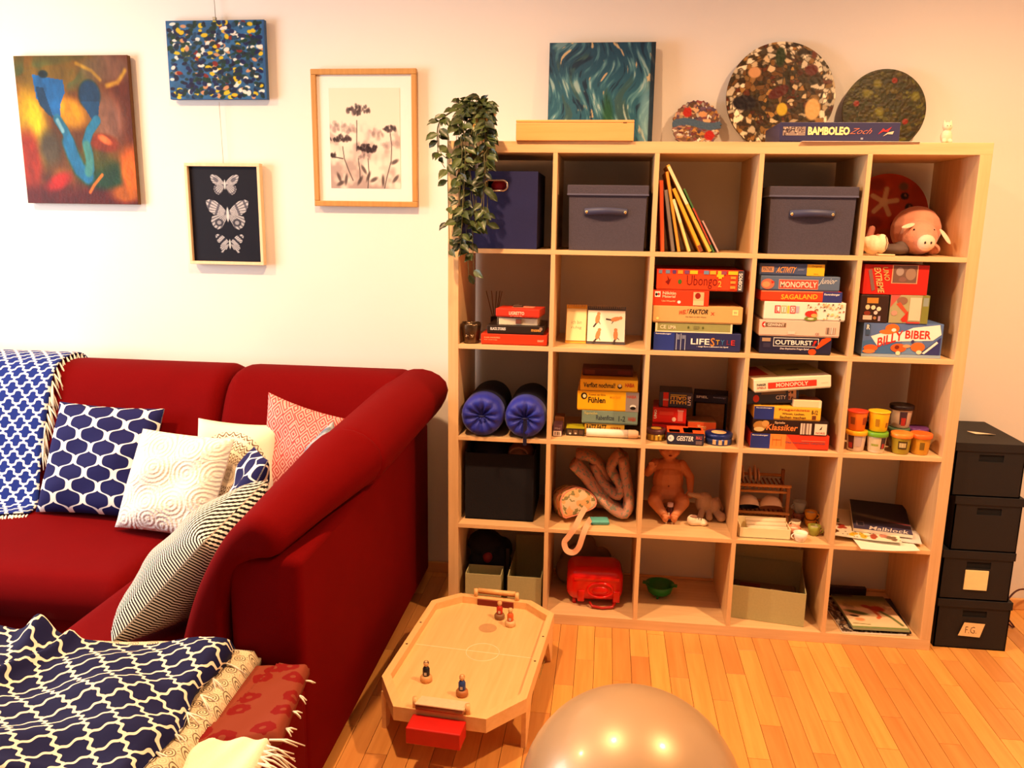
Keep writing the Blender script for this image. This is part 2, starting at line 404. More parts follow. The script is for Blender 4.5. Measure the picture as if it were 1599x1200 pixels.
def mk_tiedye():
    t = NT('blue_grey_tie_dye'); f = t.m1('MULTIPLY_ADD', t.noise(14, 4), 3.2, -1.2)
    t.out(t.mix(f, s2l((70, 90, 116)), s2l((206, 212, 216))), .85, 0, .2); fabric_bump(t); return t.m
def mk_floral():
    t = NT('red_flower_weave'); u, v = t.uv(1, 1); cx = t.n('ShaderNodeCombineXYZ'); t.l(u, cx.inputs[0]); t.l(v, cx.inputs[1])
    vo = t.n('ShaderNodeTexVoronoi', voronoi_dimensions='2D'); vo.inputs['Scale'].default_value = 13; vo.inputs['Randomness'].default_value = .6; t.l(cx.outputs[0], vo.inputs['Vector'])
    wob = t.m1('MULTIPLY', t.noise(48, 2), .34); d = t.m1('ADD', vo.outputs['Distance'], wob)
    f = t.m1('LESS_THAN', d, .50); hole = t.m1('LESS_THAN', vo.outputs['Distance'], .09)
    f = t.m1('SUBTRACT', f, t.m1('MULTIPLY', f, hole))
    t.out(t.mix(f, s2l((126, 54, 34)), s2l((116, 10, 7))), .85, 0, .2); fabric_bump(t); return t.m
def mk_beige():
    t = NT('cream_ring_weave'); u, v = t.uv(38, 38); cx = t.n('ShaderNodeCombineXYZ'); t.l(u, cx.inputs[0]); t.l(v, cx.inputs[1])
    a = t.m1('SUBTRACT', t.m1('FRACT', u), .5); b_ = t.m1('SUBTRACT', t.m1('FRACT', v), .5)
    r = t.m1('SQRT', t.m1('ADD', t.m1('MULTIPLY', a, a), t.m1('MULTIPLY', b_, b_)))
    f = t.m1('GREATER_THAN', t.m1('SINE', t.m1('MULTIPLY', r, 30.0)), .2)
    par = t.m1('MODULO', t.m1('ADD', t.m1('FLOOR', u), t.m1('FLOOR', v)), 2.0)
    f = t.m1('MULTIPLY', f, t.m1('MULTIPLY_ADD', par, .7, .3))
    t.out(t.mix(f, s2l((222, 200, 162)), s2l((112, 96, 74))), .85, 0, .2); fabric_bump(t); return t.m
M_CROCHET = mk_crochet(); M_WOVEN = mk_woven(); M_MANDALA = mk_mandala(); M_PINK = mk_pink(); M_TIEDYE = mk_tiedye(); M_FLORAL = mk_floral(); M_BEIGE = mk_beige()
M_CREAM = P((240, 226, 196), .9, bump=.3, scale=300); M_FRINGE = P((240, 232, 214), .9)
M_WHITE = P((240, 238, 232), .6, var=.03); M_BLACK = P((16, 15, 16), .6); M_BLACKBOX = P((24, 20, 20), .65, bump=.1, scale=200)
M_NAVY = P((24, 26, 78), .8, bump=.15, scale=300); M_GREYBLUE = P((68, 62, 76), .85, bump=.3, scale=220, var=.25)
M_STEEL = P((180, 176, 170), .3, .9)

# ------------------------------------------------------------------ room
WALL_Y = .41
wb = struct(B().box(-3.4, 3.6, WALL_Y, WALL_Y+.12, -.02, 3.10).mk('wall_back', M_WALL))
wl = B(); wl.box(-3.4, -3.28, -4.2, WALL_Y, -.02, .75); wl.box(-3.4, -3.28, -4.2, WALL_Y, 2.3, 3.10)
wl.box(-3.4, -3.28, -4.2, -2.15, .75, 2.3); wl.box(-3.4, -3.28, -.55, WALL_Y, .75, 2.3); struct(wl.mk('wall_left', M_WALL))
struct(B().box(3.48, 3.6, -4.2, WALL_Y, -.02, 3.10).mk('wall_right', M_WALL))
struct(B().box(-3.4, 3.6, -4.2, WALL_Y+.12, 3.08, 3.18).mk('ceiling', M_WALL))
wf = B()
for a in ((-2.15, -2.09, .75, 2.3), (-.61, -.55, .75, 2.3), (-2.09, -.61, .75, .81), (-2.09, -.61, 2.24, 2.3), (-1.38, -1.32, .81, 2.24)):
    wf.box(-3.38, -3.31, a[0], a[1], a[2], a[3], .004)
win = struct(wf.mk('window_1', M_WHITE))
gl = NT('window_glass'); gl.out((1, 1, 1), .02); gl.b.inputs['Transmission Weight'].default_value = 1.0
for a in ((-2.09, -1.38), (-1.32, -.61)): B().box(-3.35, -3.345, a[0], a[1], .81, 2.24).mk('pane', gl.m, win)
struct(B().box(-.55, 3.45, WALL_Y-.016, WALL_Y, 0, .048, .004).box(-3.27, -.56, WALL_Y-.016, WALL_Y, 0, .048, .004).mk('baseboard_back', M_BEECHX))
# parquet: planks run towards the wall
fl = struct(B().box(-3.4, 3.6, -4.2, WALL_Y, -.03, -.0035).mk('floor', M_JOINT))
PW, PL = .066, .46
pm = B().box(-PW/2+.0007, PW/2-.0007, -PL/2+.0007, PL/2-.0007, -.012, 0, .0006, seg=1).mesh(M_FLOOR)
rest = B(); cnt = 0
for i in range(-45, 54):
    x = i*PW+.02; off = ((i*.37) % 1)*PL
    for j in range(-10, 3):
        y = j*PL+off
        if y-PL/2 > WALL_Y: continue
        near = -.36 < x < 2.72 and y > -1.42
        if near and y+PL/2 <= WALL_Y and cnt < 300:
            link('plank', pm, fl, (x, y, 0)); cnt += 1
        else:
            y1 = min(y+PL/2, WALL_Y); y0 = y-PL/2
            if y1-y0 < .02: continue
            rest.box(x-PW/2+.0007, x+PW/2-.0007, y0+.0007, y1-.0007, -.012, 0)
stuff(rest.mk('outer_planks', M_FLOOR, fl))
# rug by the sofa
tr = B().box(-3.0, -1.05, -2.4, -.30, 0, .012, .004); rg = tag(tr.mk('rug', P((70, 76, 104), .95, var=.9, scale=70, bump=.5)), 'blue and grey mottled rug on the floor in front of the sofa', 'rug')

# ceiling spotlights (their reflections show in the ball)
def spot(x, label, power, cone=150):
    t = thing('ceiling_spotlight', label, 'lamp', (x, -1.05, 3.08), group='row of ceiling spotlights')
    B().lathe([(.05, 0), (.05, -.02), (.012, -.022), (.012, -.05)], 20).mk('mount', M_STEEL, t)
    B().lathe([(.03, -.045), (.046, -.05), (.05, -.12), (.046, -.12), (.042, -.06)], 20, cap=False).mk('housing', M_STEEL, t)
    e = NT('lit_bulb'); e.out((1, .9, .7), .4); e.b.inputs['Emission Color'].default_value = (1, .72, .42, 1); e.b.inputs['Emission Strength'].default_value = 40
    B().lathe([(.001, -.112), (.035, -.11), (.04, -.10), (.04, -.07)], 20, cap=False).mk('bulb', e.m, t)
    ld = bpy.data.lights.new('spot_light', 'SPOT'); ld.energy = power; ld.color = LAMP_COL; ld.spot_size = math.radians(cone); ld.spot_blend = 1.0; ld.shadow_soft_size = .05
    lo = bpy.data.objects.new('spot_light', ld); COL.objects.link(lo); lo.parent = t; lo.location = (0, 0, -.17); lo.rotation_euler = (math.radians(4), 0, 0)
spot(-2.15, 'metal ceiling spotlight above the sofa', LAMP_POWER*8, 168)
spot(-.12, 'metal ceiling spotlight above the wooden table game', LAMP_POWER*7)
spot(1.86, 'metal ceiling spotlight above the black stacked boxes', LAMP_POWER*8)

# ------------------------------------------------------------------ cube shelf
TT, DD, CC = .039, .016, .335
def XL(i): return TT+i*(CC+DD)
def ZB(r): return 1.82-TT-CC-r*(CC+DD)
SD = .39
sh = thing('cube_shelf', 'pale oak cube shelf of twenty five open compartments against the wall', 'shelf')
B().box(0, TT, 0, SD, TT+.003, 1.82-TT, .001).mk('side_panel', M_SHELFV, sh)
B().box(1.82-TT, 1.82, 0, SD, TT+.003, 1.82-TT, .001).mk('side_panel', M_SHELFV, sh)
B().box(0, 1.82, 0, SD, 1.82-TT, 1.82, .001).mk('top_panel', M_SHELF, sh)
B().box(0, 1.82, 0, SD, 0, ZB(4), .001).mk('bottom_panel', M_SHELF, sh)
bmesh_board = B().box(TT, 1.82-TT, 0, SD, -DD, 0, .0008).mesh(M_SHELF)
for r in range(4): link('shelf_board', bmesh_board, sh, (0, 0, ZB(r)))
dv = B().box(-DD, 0, 0, SD, 0, CC, .0008).mesh(M_SHELFV)
for r in range(5):
    for i in range(1, 5): link('divider', dv, sh, (XL(i), 0, ZB(r)))

# ------------------------------------------------------------------ corner sofa
so = thing('corner_sofa', 'dark red upholstered corner sofa with thick rolled back cushions', 'sofa')
B().box(-3.1, -.155, -.68, .34, .17, .34, .015).mk('base', M_RED, so)
B().box(-.86, -.155, -1.80, -.40, .10, .37, .02).mk('base', M_RED, so)
wp = [(-.165, .36), (-.16, .45), (-.11, .57), (-.04, .73), (.02, .85), (.075, .915), (.15, .945), (.26, .945), (.33, .915), (.36, .84), (.355, .6), (.33, .37)]
for a, b_ in ((-3.0, -1.69), (-1.685, -.915), (-.91, -.19)):
    loft_cushion([(0, wp), (1, wp)], a, b_, 'x', M_RED, 'back_cushion', so, .055)
# back frame of the short arm: flat outer side towards the shelf
B().box(-.345, -.150, -1.12, .33, .045, .715, .022, seg=4).mk('back_frame', M_RED, so)
B().box(-.40, -.148, -1.80, -1.128, .06, .42, .022, seg=4).mk('end_panel', M_RED, so)
pf = [(-.49, .40), (-.475, .48), (-.435, .6), (-.38, .71), (-.325, .785), (-.27, .82), (-.215, .80), (-.195, .755), (-.22, .715), (-.28, .705), (-.325, .67), (-.35, .56), (-.365, .40)]
pmid = [(-.50, .40), (-.48, .5), (-.44, .63), (-.38, .76), (-.315, .86), (-.235, .915), (-.15, .905), (-.09, .85), (-.095, .775), (-.16, .725), (-.27, .715), (-.34, .62), (-.37, .40)]
pc = [(-.50, .40), (-.48, .52), (-.43, .68), (-.37, .80), (-.29, .905), (-.19, .955), (-.10, .945), (-.045, .895), (-.055, .83), (-.12, .75), (-.26, .72), (-.34, .62), (-.37, .40)]
loft_cushion([(0, pf), (1, pmid)], -1.135, -.565, 'y', M_RED, 'back_cushion', so, .035)
loft_cushion([(0, [(x*.98-.005, z*.985) for x, z in pmid]), (1, pc)], -.60, .27, 'y', M_RED, 'back_cushion', so, .05)
def seat(x0, x1, y0, y1, name='seat_cushion'):
    b = B(); n = 28; vs = []; uv = []; fs = []
    for j in range(n+1):
        for i in range(n+1):
            u = i/n; v = j/n
            x = x0+(x1-x0)*u; y = y0+(y1-y0)*v
            e = min(u*(x1-x0), (1-u)*(x1-x0), v*(y1-y0), (1-v)*(y1-y0))
            d = 0 if e > .07 else .065*(1-math.sqrt(max(0, 1-(1-e/.07)**2)))
            vs.append((x, y, .425-d+.008*math.sin(3*u+1)*math.sin(2.5*v)))
    for j in range(n):
        for i in range(n): a = j*(n+1)+i; fs.append((a, a+1, a+n+2, a+n+1))
    ring = [i for i in range(n+1)]+[j*(n+1)+n for j in range(1, n+1)]+[n*(n+1)+i for i in range(n-1, -1, -1)]+[j*(n+1) for j in range(n-1, 0, -1)]
    k = len(vs); vs += [(vs[i][0], vs[i][1], .285) for i in ring]
    for q in range(len(ring)): fs.append((ring[q], k+q, k+(q+1) % len(ring), ring[(q+1) % len(ring)]))
    fs.append(tuple(range(k, k+len(ring)))[::-1])
    b.add(vs, fs, 0, True); return b.mk(name, M_RED, so)
seat(-3.05, -1.84, -.74, -.06); seat(-1.83, -.885, -.74, -.06); seat(-.90, -.37, -1.82, -.06)
for x, y in ((-.22, .25), (-.22, -.95), (-.22, -1.7), (-.8, -1.7), (-1.9, -.6), (-2.9, -.6)):
    B().cyl((x, y, 0), (x, y, .17), .018).mk('foot', M_STEEL, so)

# ------------------------------------------------------------------ cushions on the sofa
def cushion(corners, thick, mat, label, extra=None, **k):
    b, c = pillow_mesh(corners, thick, mat, **k)
    o = tag(b.mk('cushion', mat, None, c), label, 'cushion', 'loose cushions on the red sofa'); return o
cushion([(-1.535, -.25, .44), (-1.09, -.26, .44), (-1.10, -.06, .815), (-1.535, -.055, .825)], .13, M_OGEE, 'large navy cushion with a white ogee lattice leaning on the sofa back', pinch=.04)
cushion([(-1.155, -.345, .44), (-.775, -.405, .44), (-.735, -.24, .76), (-1.085, -.235, .782)], .12, M_CROCHET, 'white crocheted cushion with round medallions', seed=2, pinch=.03)
ec = cushion([(-.935, -.23, .455), (-.615, -.235, .455), (-.625, -.075, .775), (-.955, -.075, .788)], .11, M_MANDALA, 'cream cushion with a brown mandala and a dark tassel', seed=3)
tb = B(); tb.ball((0, 0, 0), (.014, .014, .018)); tb.lathe([(.010, -.01), (.017, -.035), (.015, -.06), (.004, -.065)], 10); tb.mk('tassel', M_BLACK, ec, Vector((-.607, -.085, .775))-Vector(ec.location))
cushion([(-.70, -.17, .45), (-.40, -.18, .45), (-.395, -.03, .80), (-.69, -.03, .89)], .10, M_PINK, 'pink and red printed cushion in the sofa corner', seed=4)
cushion([(-.70, -.33, .44), (-.63, -.68, .44), (-.47, -.56, .79), (-.565, -.45, .80)], .09, M_OGEE2, 'smaller navy cushion with white ogee lines beside the black woven cushion', seed=5, pinch=.02)
cushion([(-.52, -.12, .44), (-.50, -.40, .44), (-.40, -.36, .775), (-.42, -.08, .80)], .09, M_TIEDYE, 'blue and grey tie dyed cushion mostly behind the sofa arm', seed=6)
cushion([(-.63, -.62, .44), (-.675, -1.13, .445), (-.445, -1.03, .71), (-.44, -.64, .755)], .20, M_WOVEN, 'big black and white woven cushion against the rolled arm', seed=7, pinch=.06)

# ------------------------------------------------------------------ throws and blankets
def cloth_quad(name, label, fl_, fr, nr, nl, thick, mat, fold, n=64, uvs=1.0, layers=1):
    fl_, fr, nr, nl = [Vector(p) for p in (fl_, fr, nr, nl)]; c = (fl_+fr+nr+nl)/4; vs = []; uv = []; fs = []
    W = (fr-fl_).length; H = (nl-fl_).length
    for j in range(n+1):
        for i in range(n+1):
            u = i/n; v = j/n; p = (fl_*(1-u)+fr*u)*(1-v)+(nl*(1-u)+nr*u)*v
            e = min(u*W, (1-u)*W, v*H, (1-v)*H); r = min(thick*.9, .03)
            d = 0 if e > r else r*(1-math.sqrt(max(0, 1-(1-e/r)**2)))
            q = fold(u, v); vs.append(p-c+Vector((q[0], q[1], q[2]-d))); uv.append((u*W*uvs, v*H*uvs))
    for j in range(n):
        for i in range(n): a = j*(n+1)+i; fs.append((a, a+n+1, a+n+2, a+1))
    ring = [i for i in range(n+1)]+[j*(n+1)+n for j in range(1, n+1)]+[n*(n+1)+i for i in range(n-1, -1, -1)]+[j*(n+1) for j in range(n-1, 0, -1)]
    k = len(vs); base = min(fl_.z, fr.z, nr.z, nl.z)-thick
    for i in ring: vs.append(Vector((vs[i].x, vs[i].y, base-c.z))); uv.append((uv[i][0]+.03, uv[i][1]+.03))
    m = len(ring)
    for q in range(m): fs.append((ring[q], ring[(q+1) % m], k+(q+1) % m, k+q))
    fs.append(tuple(range(k, k+m)))
    b = B().add(vs, fs, 0, True, None, uv); o = b.mk(name, mat, None, c); return tag(o, label, 'blanket'), c
def fringe(parent, pts, c, n, length, mat, down=(0, 0, -1), spread=.4, r=.0022, name='fringe'):
    b = B(); rnd = random.Random(5)
    pts = [Vector(p) for p in pts]; seg = [0]
    for a, b2 in zip(pts[:-1], pts[1:]): seg.append(seg[-1]+(b2-a).length)
    for i in range(n):
        s = seg[-1]*(i+.5)/n; k = max(j for j in range(len(seg)-1) if seg[j] <= s+1e-9)
        p = pts[k].lerp(pts[k+1], (s-seg[k])/(seg[k+1]-seg[k]))-c
        for q in range(3):
            d = Vector(down)+Vector((rnd.uniform(-1, 1), rnd.uniform(-1, 1), rnd.uniform(-.3, .3)))*spread; d.normalize()
            L = length*rnd.uniform(.7, 1.1); p2 = p+d*L*.5; p3 = p+d*L+Vector((0, 0, -.2*L))
            b.tube([p, p2, p3], [r, r, r*.6], 4)
    return stuff(b.mk(name, mat, parent))
def fold_white(u, v): return (0, 0, .004*math.sin(20*u+6*v))
o, c = cloth_quad('throw', 'cream fringed throw under the other folded blankets', (-.285, -1.455, .452), (-.105, -1.43, .455), (-.075, -1.70, .452), (-.40, -1.72, .452), .026, M_CREAM, fold_white, 30)
fringe(o, [(-.105, -1.435, .45), (-.075, -1.70, .448)], c, 14, .07, M_FRINGE, (1, .3, -.35), .5)
def fold_red(u, v): return (0, 0, .010*(1 if u > .62-.45*v else 0)+.002*math.sin(14*u+9*v))
o, c = cloth_quad('folded_cloth', 'red and terracotta flower patterned cloth folded on the sofa end', (-.33, -1.145, .444), (-.125, -1.15, .447), (-.085, -1.43, .447), (-.30, -1.50, .444), .018, M_FLORAL, fold_red, 40)
fringe(o, [(-.12, -1.17, .44), (-.085, -1.42, .44)], c, 4, .022, M_FRINGE, (1, 0, -.2), .5)
def fold_be(u, v): return (0, 0, .006*math.sin(9*v)+.012*math.exp(-((u-.55)/.2)**2))
o, c = cloth_quad('patterned_blanket', 'cream blanket with small dark ring pattern under the navy blanket', (-.75, -1.135, .475), (-.262, -1.125, .475), (-.235, -1.64, .475), (-.75, -1.66, .475), .047, M_BEIGE, fold_be, 40)
def fold_navy(u, v):
    z = .010*math.sin(8*u+3*v)+.008*math.sin(15*u-9*v+1)+.006*math.sin(22*v+5*u)
    pk = math.exp(-((u-.32)/.055)**2-((v-.02)/.16)**2)*.058
    rg_ = .022*math.exp(-((u-.44+.25*v)/.022)**2)*(1-.4*v)
    return (.010*math.sin(12*v), .010*math.sin(11*u)-.02*math.sin(3.1*u), z+pk+rg_)
o, c = cloth_quad('navy_blanket', 'navy blanket with cream trellis pattern crumpled on the sofa end', (-1.02, -1.20, .515), (-.315, -1.145, .515), (-.275, -1.66, .515), (-1.02, -1.74, .515), .03, M_TRELLIS2, fold_navy, 90)
fringe(o, [(-.305, -1.20, .49), (-.285, -1.60, .49)], c, 6, .05, M_FRINGE, (1, -.2, -.5), .6)
# throw over the left back cushion: follows the cushion down to the seat
prof = catmull([(y_, z_) for y_, z_ in wp], 120)
prof = [p for p in prof]
path = [(.372, .72), (.366, .86), (.34, .925), (.27, .957), (.15, .957), (.068, .928), (.008, .86), (-.053, .73), (-.123, .57), (-.172, .47), (-.205, .437), (-.30, .437), (-.42, .437), (-.55, .437)]
path = catmull(path, 90, False); Ls = np.r_[0, np.cumsum(np.linalg.norm(np.diff(path, axis=0), axis=1))]
vs = []; uv = []; fs = []; nx = 40
hem = []
for i in range(nx+1):
    u = i/nx; xe0 = -1.64
    smax = Ls[-1]-.02-max(0, (u-.35))*.42
    for j in range(91):
        s = smax*j/90; y_ = np.interp(s, Ls, path[:, 0]); z_ = np.interp(s, Ls, path[:, 1])
        xr = -1.655+.09*sst(np.array(s), .35, 1.0)-.02*math.sin(s*9); x = -2.62+(xr+2.62)*u
        rip = .004*math.sin(x*22+s*5)
        vs.append((x, y_-abs(rip)-.004, z_+abs(rip)+.002)); uv.append((x, s))
    hem.append(vs[-1])
for i in range(nx):
    for j in range(90): a = i*91+j; fs.append((a, a+1, a+92, a+91))
bt = B().add(vs, fs, 0, True, None, uv)
to = bt.mk('trellis_throw', M_TRELLIS, None, (0, 0, 0)); md = to.modifiers.new('thick', 'SOLIDIFY'); md.thickness = .005; md.offset = 1
tag(to, 'blue throw with white trellis pattern spread over the sofa back and seat', 'blanket')
edge = [vs[nx*91+j] for j in range(14, 70, 3)]
fringe(to, edge, Vector((0, 0, 0)), 20, .085, M_FRINGE, (.45, -.35, -.9), .3, .003)
fringe(to, hem[nx-14:], Vector((0, 0, .006)), 34, .035, M_FRINGE, (.4, -1, -.05), .5, .003)
# ------------------------------------------------------------------ printed boxes
def gamebox(label, x0, x1, z0, z1, yf, depth, col, prints=(), yaw=0, roll=0, name='board_game_box', cat='game box', group='board games on the shelf', lid=True, rough=.4, parent=None):
    w = x1-x0; h = z1-z0; t = thing(name, label, cat, ((x0+x1)/2, yf, z0), (0, math.radians(roll), math.radians(yaw)), group)
    m = P(col, rough, var=.05)
    if lid:
        B().box(-w/2+.0015, w/2-.0015, .0015, depth-.0015, 0, h*.7, .001).mk('base', P(tuple(v*.8 for v in col), rough, var=.05), t)
        B().box(-w/2, w/2, 0, depth, .004, h, .0014).mk('lid', m, t)
    else: B().box(-w/2, w/2, 0, depth, 0, h, .0014).mk('body', m, t)
    art = B(); mats = []; y = -.0005
    def mi(c):
        mm = P(c, rough, var=.04)
        if mm not in mats: mats.append(mm)
        return mats.index(mm)
    X = lambda u: -w/2+u*w
    Z = lambda v: v*h
    for p in prints:
        y -= .00012
        if p[0] == 'r': art.add([(X(p[1]), y, Z(p[2])), (X(p[3]), y, Z(p[2])), (X(p[3]), y, Z(p[4])), (X(p[1]), y, Z(p[4]))], [(0, 1, 2, 3)], mi(p[5]))
        elif p[0] == 'e':
            n = 18; art.add([(X(p[1])+p[3]*w*math.cos(2*math.pi*k/n), y, Z(p[2])+p[4]*h*math.sin(2*math.pi*k/n)) for k in range(n)], [tuple(range(n))], mi(p[5]))
        elif p[0] == 'p': art.add([(X(a), y, Z(b_)) for a, b_ in p[1]], [tuple(range(len(p[1])))], mi(p[2]))
        elif p[0] == 'tr': art.add([(X(p[1]), depth*p[2], h+.0006), (X(p[3]), depth*p[2], h+.0006), (X(p[3]), depth*p[4], h+.0006), (X(p[1]), depth*p[4], h+.0006)], [(0, 1, 2, 3)], mi(p[5]))
        elif p[0] == 'sp':   # speckle of small ink spots
            rn = random.Random(p[6])
            for _ in range(p[7]):
                a, b_ = rn.uniform(p[1], p[3]), rn.uniform(p[2], p[4]); r_ = rn.uniform(.6, 1.3)*p[8]; c_ = rn.choice(p[5]); y -= .00001
                art.add([(X(a)+r_*math.cos(k*1.047), y, Z(b_)+r_*math.sin(k*1.047)*.8) for k in range(6)], [tuple(range(6))], mi(c_))
        elif p[0] == 't':
            o_ = p[7] if len(p) > 7 else {}
            text_part(t, p[1], X(p[2]), Z(p[3]), X(p[4]), Z(p[5]), y, P(p[6], rough, var=.02), **o_)
    if art.v: stuff(art.mk('printed_artwork', mats, t, fixn=False))
    return t
WH = (238, 234, 226); BK = (22, 18, 20); BLU = (36, 52, 130); RVB = (34, 50, 128); YEL = (244, 190, 40); RED = (212, 40, 28); ORG = (226, 74, 34); CRM = (240, 222, 180)
z0, z1, z2, z3, z4 = [ZB(r)+.0008 for r in range(5)]
# third column, second row: stack of five
gamebox('dark blue party game box with LIFESTYLE in mixed letters', .752, 1.058, z1, 1.162, .012, .30, (42, 46, 92), [('r', 0, 0, .24, .97, (38, 56, 136)), ('t', 'Ravensburger', .02, .86, .20, .95, WH),
    ('r', .26, .05, .268, .95, (170, 176, 196)), ('r', .31, .05, .318, .95, (170, 176, 196)), ('r', .36, .05, .368, .80, (170, 176, 196)), ('r', .265, .62, .30, .90, (120, 126, 150)), ('r', .325, .66, .37, .86, (120, 126, 150)),
    ('t', 'LIFE', .43, .38, .645, .70, WH), ('t', 'S', .655, .30, .705, .76, (196, 130, 60)), ('t', 'T', .715, .40, .76, .66, (190, 150, 40)), ('t', 'Y', .77, .40, .815, .66, (60, 110, 160)), ('t', 'L', .84, .40, .875, .66, (120, 40, 60)), ('t', 'E', .89, .38, .935, .66, (196, 50, 50)),
    ('t', '- zeigt Eure Lebensart im Spiel', .50, .22, .86, .31, WH)])
gamebox('olive green flat game box with cream rims, second in its stack', .756, 1.026, 1.1625, 1.196, .014, .27, (150, 150, 92), [('r', 0, 0, 1, .14, CRM), ('r', 0, 0, .025, 1, CRM), ('r', .975, 0, 1, 1, CRM), ('t', 'CE', .06, .35, .14, .75, CRM), ('t', 'LIMA', .17, .35, .27, .72, CRM), ('e', .43, .55, .012, .14, (90, 96, 50)), ('e', .62, .55, .012, .14, (90, 96, 50)), ('r', .50, .4, .57, .72, (124, 122, 76))])
gamebox('tan game box with red and black slanted title', .744, 1.058, 1.1965, 1.257, .010, .31, (214, 168, 104), [('t', 'WELT', .29, .52, .40, .78, (190, 60, 40), dict(shear=.25, rise=.006)), ('t', 'FAKTOR', .41, .55, .62, .84, BK, dict(shear=.25)), ('t', 'X', .645, .50, .69, .68, (190, 60, 40)), ('t', 'Das Spiel um alles Wissen', .37, .34, .60, .41, (90, 60, 40)), ('r', .885, .52, .95, .85, (246, 222, 140)), ('t', '99', .90, .60, .935, .75, (150, 140, 110)), ('e', .055, .25, .016, .08, (246, 220, 130))])
gamebox('short orange red game box with white print in a stack', .742, .938, 1.2575, 1.312, .012, .19, (222, 62, 28), [('r', .03, .55, .13, .92, WH), ('e', .06, .72, .02, .10, BK), ('e', .10, .74, .02, .09, RED), ('t', 'Nikitin', .17, .72, .41, .92, (246, 210, 170)), ('t', 'Material', .17, .52, .40, .68, (246, 210, 170)), ('t', 'Uni-Wuerfel', .16, .25, .40, .36, (246, 190, 130)), ('e', .47, .25, .03, .10, WH), ('r', .72, .06, .91, .92, (240, 180, 130)), ('e', .80, .68, .05, .20, (150, 30, 20)), ('r', .72, .06, .91, .36, (244, 200, 150))], lid=False)
ub = [('r', 0, .86, 1, 1, (206, 50, 36)), ('t', 'Ubongo', .35, .10, .70, .74, (110, 24, 14), dict(bold=-.005)), ('e', .27, .42, .022, .12, (70, 110, 40)), ('p', [(.10, .40), (.14, .25), (.17, .62), (.15, .5), (.12, .72), (.13, .5)], (120, 20, 12)), ('r', .935, 0, 1, 1, (70, 64, 72)), ('t', 'KOSMOS', .943, .08, .985, .88, WH, dict(turn=90))]
for a, b_, c_ in ((.02, .06, (120, 130, 150)), (.10, .15, (110, 130, 160)), (.18, .22, (90, 60, 110)), (.24, .30, (240, 150, 40)), (.32, .37, (120, 70, 110)), (.38, .47, YEL), (.54, .60, (110, 140, 170)), (.61, .68, (240, 170, 50)), (.70, .74, YEL), (.74, .80, (150, 70, 90)), (.82, .93, YEL)): ub.append(('r', a, .80, b_, .97, c_))
ub += [('r', .69, .68, .77, .80, YEL), ('r', .71, .60, .75, .70, YEL), ('t', '2', .71, .20, .75, .50, (236, 170, 70)), ('r', .85, .60, .91, .72, (240, 150, 60)), ('r', .85, .38, .91, .50, (240, 150, 60)), ('r', .85, .14, .91, .26, (240, 150, 60))]
gamebox('large orange red puzzle game box with coloured blocks along its edge, topmost of its stack', .752, 1.053, 1.3125, 1.386, .012, .29, (226, 70, 30), ub)
# fourth column, second row: stack of six
gamebox('dark navy party game box with a big orange exclamation mark', 1.124, 1.370, z1, 1.159, .012, .26, (36, 34, 62), [('r', .03, .70, .15, .90, (170, 140, 110)), ('r', .05, .36, .15, .62, (54, 50, 76)), ('r', .19, .44, .82, .93, WH), ('r', .197, .47, .813, .90, (32, 30, 54)), ('t', 'OUTBURST', .215, .54, .735, .80, WH), ('t', '!', .745, .52, .785, .82, RED, dict(shear=.4)), ('t', 'Das Explosive Frage-Spiel', .29, .24, .69, .37, (220, 210, 210), dict(shear=.2)), ('p', [(.78, .36), (.86, .90), (.93, 1.0), (.985, .98), (.985, .86), (.82, .36)], (226, 76, 22)), ('e', .74, .17, .055, .17, (226, 76, 22))])
gamebox('pinkish white game box with a small dark logo and a barcode', 1.118, 1.392, 1.1595, 1.2165, .008, .27, (224, 190, 168), [('e', .06, .72, .03, .18, RED), ('r', .07, .58, .33, .84, (120, 90, 66)), ('t', 'GEWINNT', .10, .62, .31, .80, (236, 220, 200)), ('t', '4', .045, .60, .075, .84, WH), ('r', .83, .22, .95, .62, (170, 140, 120)), ('r', .85, .22, .86, .62, (60, 50, 46)), ('r', .88, .22, .885, .62, WH), ('r', .90, .22, .91, .62, WH), ('r', .93, .22, .935, .62, WH), ('t', 'CE', .70, .14, .75, .28, (150, 120, 110)), ('r', .36, .16, .45, .34, (232, 206, 186))])
gamebox('white game box with framed colour letters and a red toy picture', 1.130, 1.406, 1.217, 1.282, .008, .27, (240, 232, 212), [('r', .13, .38, .20, .80, (206, 60, 70)), ('r', .21, .38, .275, .80, (176, 180, 120)), ('r', .285, .38, .31, .80, (236, 200, 80)), ('r', .32, .38, .385, .80, (206, 60, 60)), ('r', .39, .42, .43, .78, (180, 170, 190)), ('r', .145, .44, .19, .74, WH), ('r', .22, .44, .265, .74, WH), ('r', .33, .44, .375, .74, WH), ('t', 'L', .15, .46, .182, .72, RED), ('t', 'I', .237, .46, .247, .72, (140, 150, 60)), ('t', 'O', .335, .46, .37, .72, RED), ('e', .58, .12, .08, .13, (120, 130, 50)), ('e', .58, .38, .075, .18, (196, 50, 40)), ('e', .62, .30, .04, .10, (240, 170, 90)), ('e', .58, .12, .04, .05, CRM), ('sp', .52, .5, .98, .95, [(196, 150, 100), (150, 90, 60), (210, 180, 120)], 3, 26, .003), ('sp', .72, .1, .98, .9, [(236, 200, 130), (200, 170, 120), (90, 80, 60)], 4, 20, .004)])
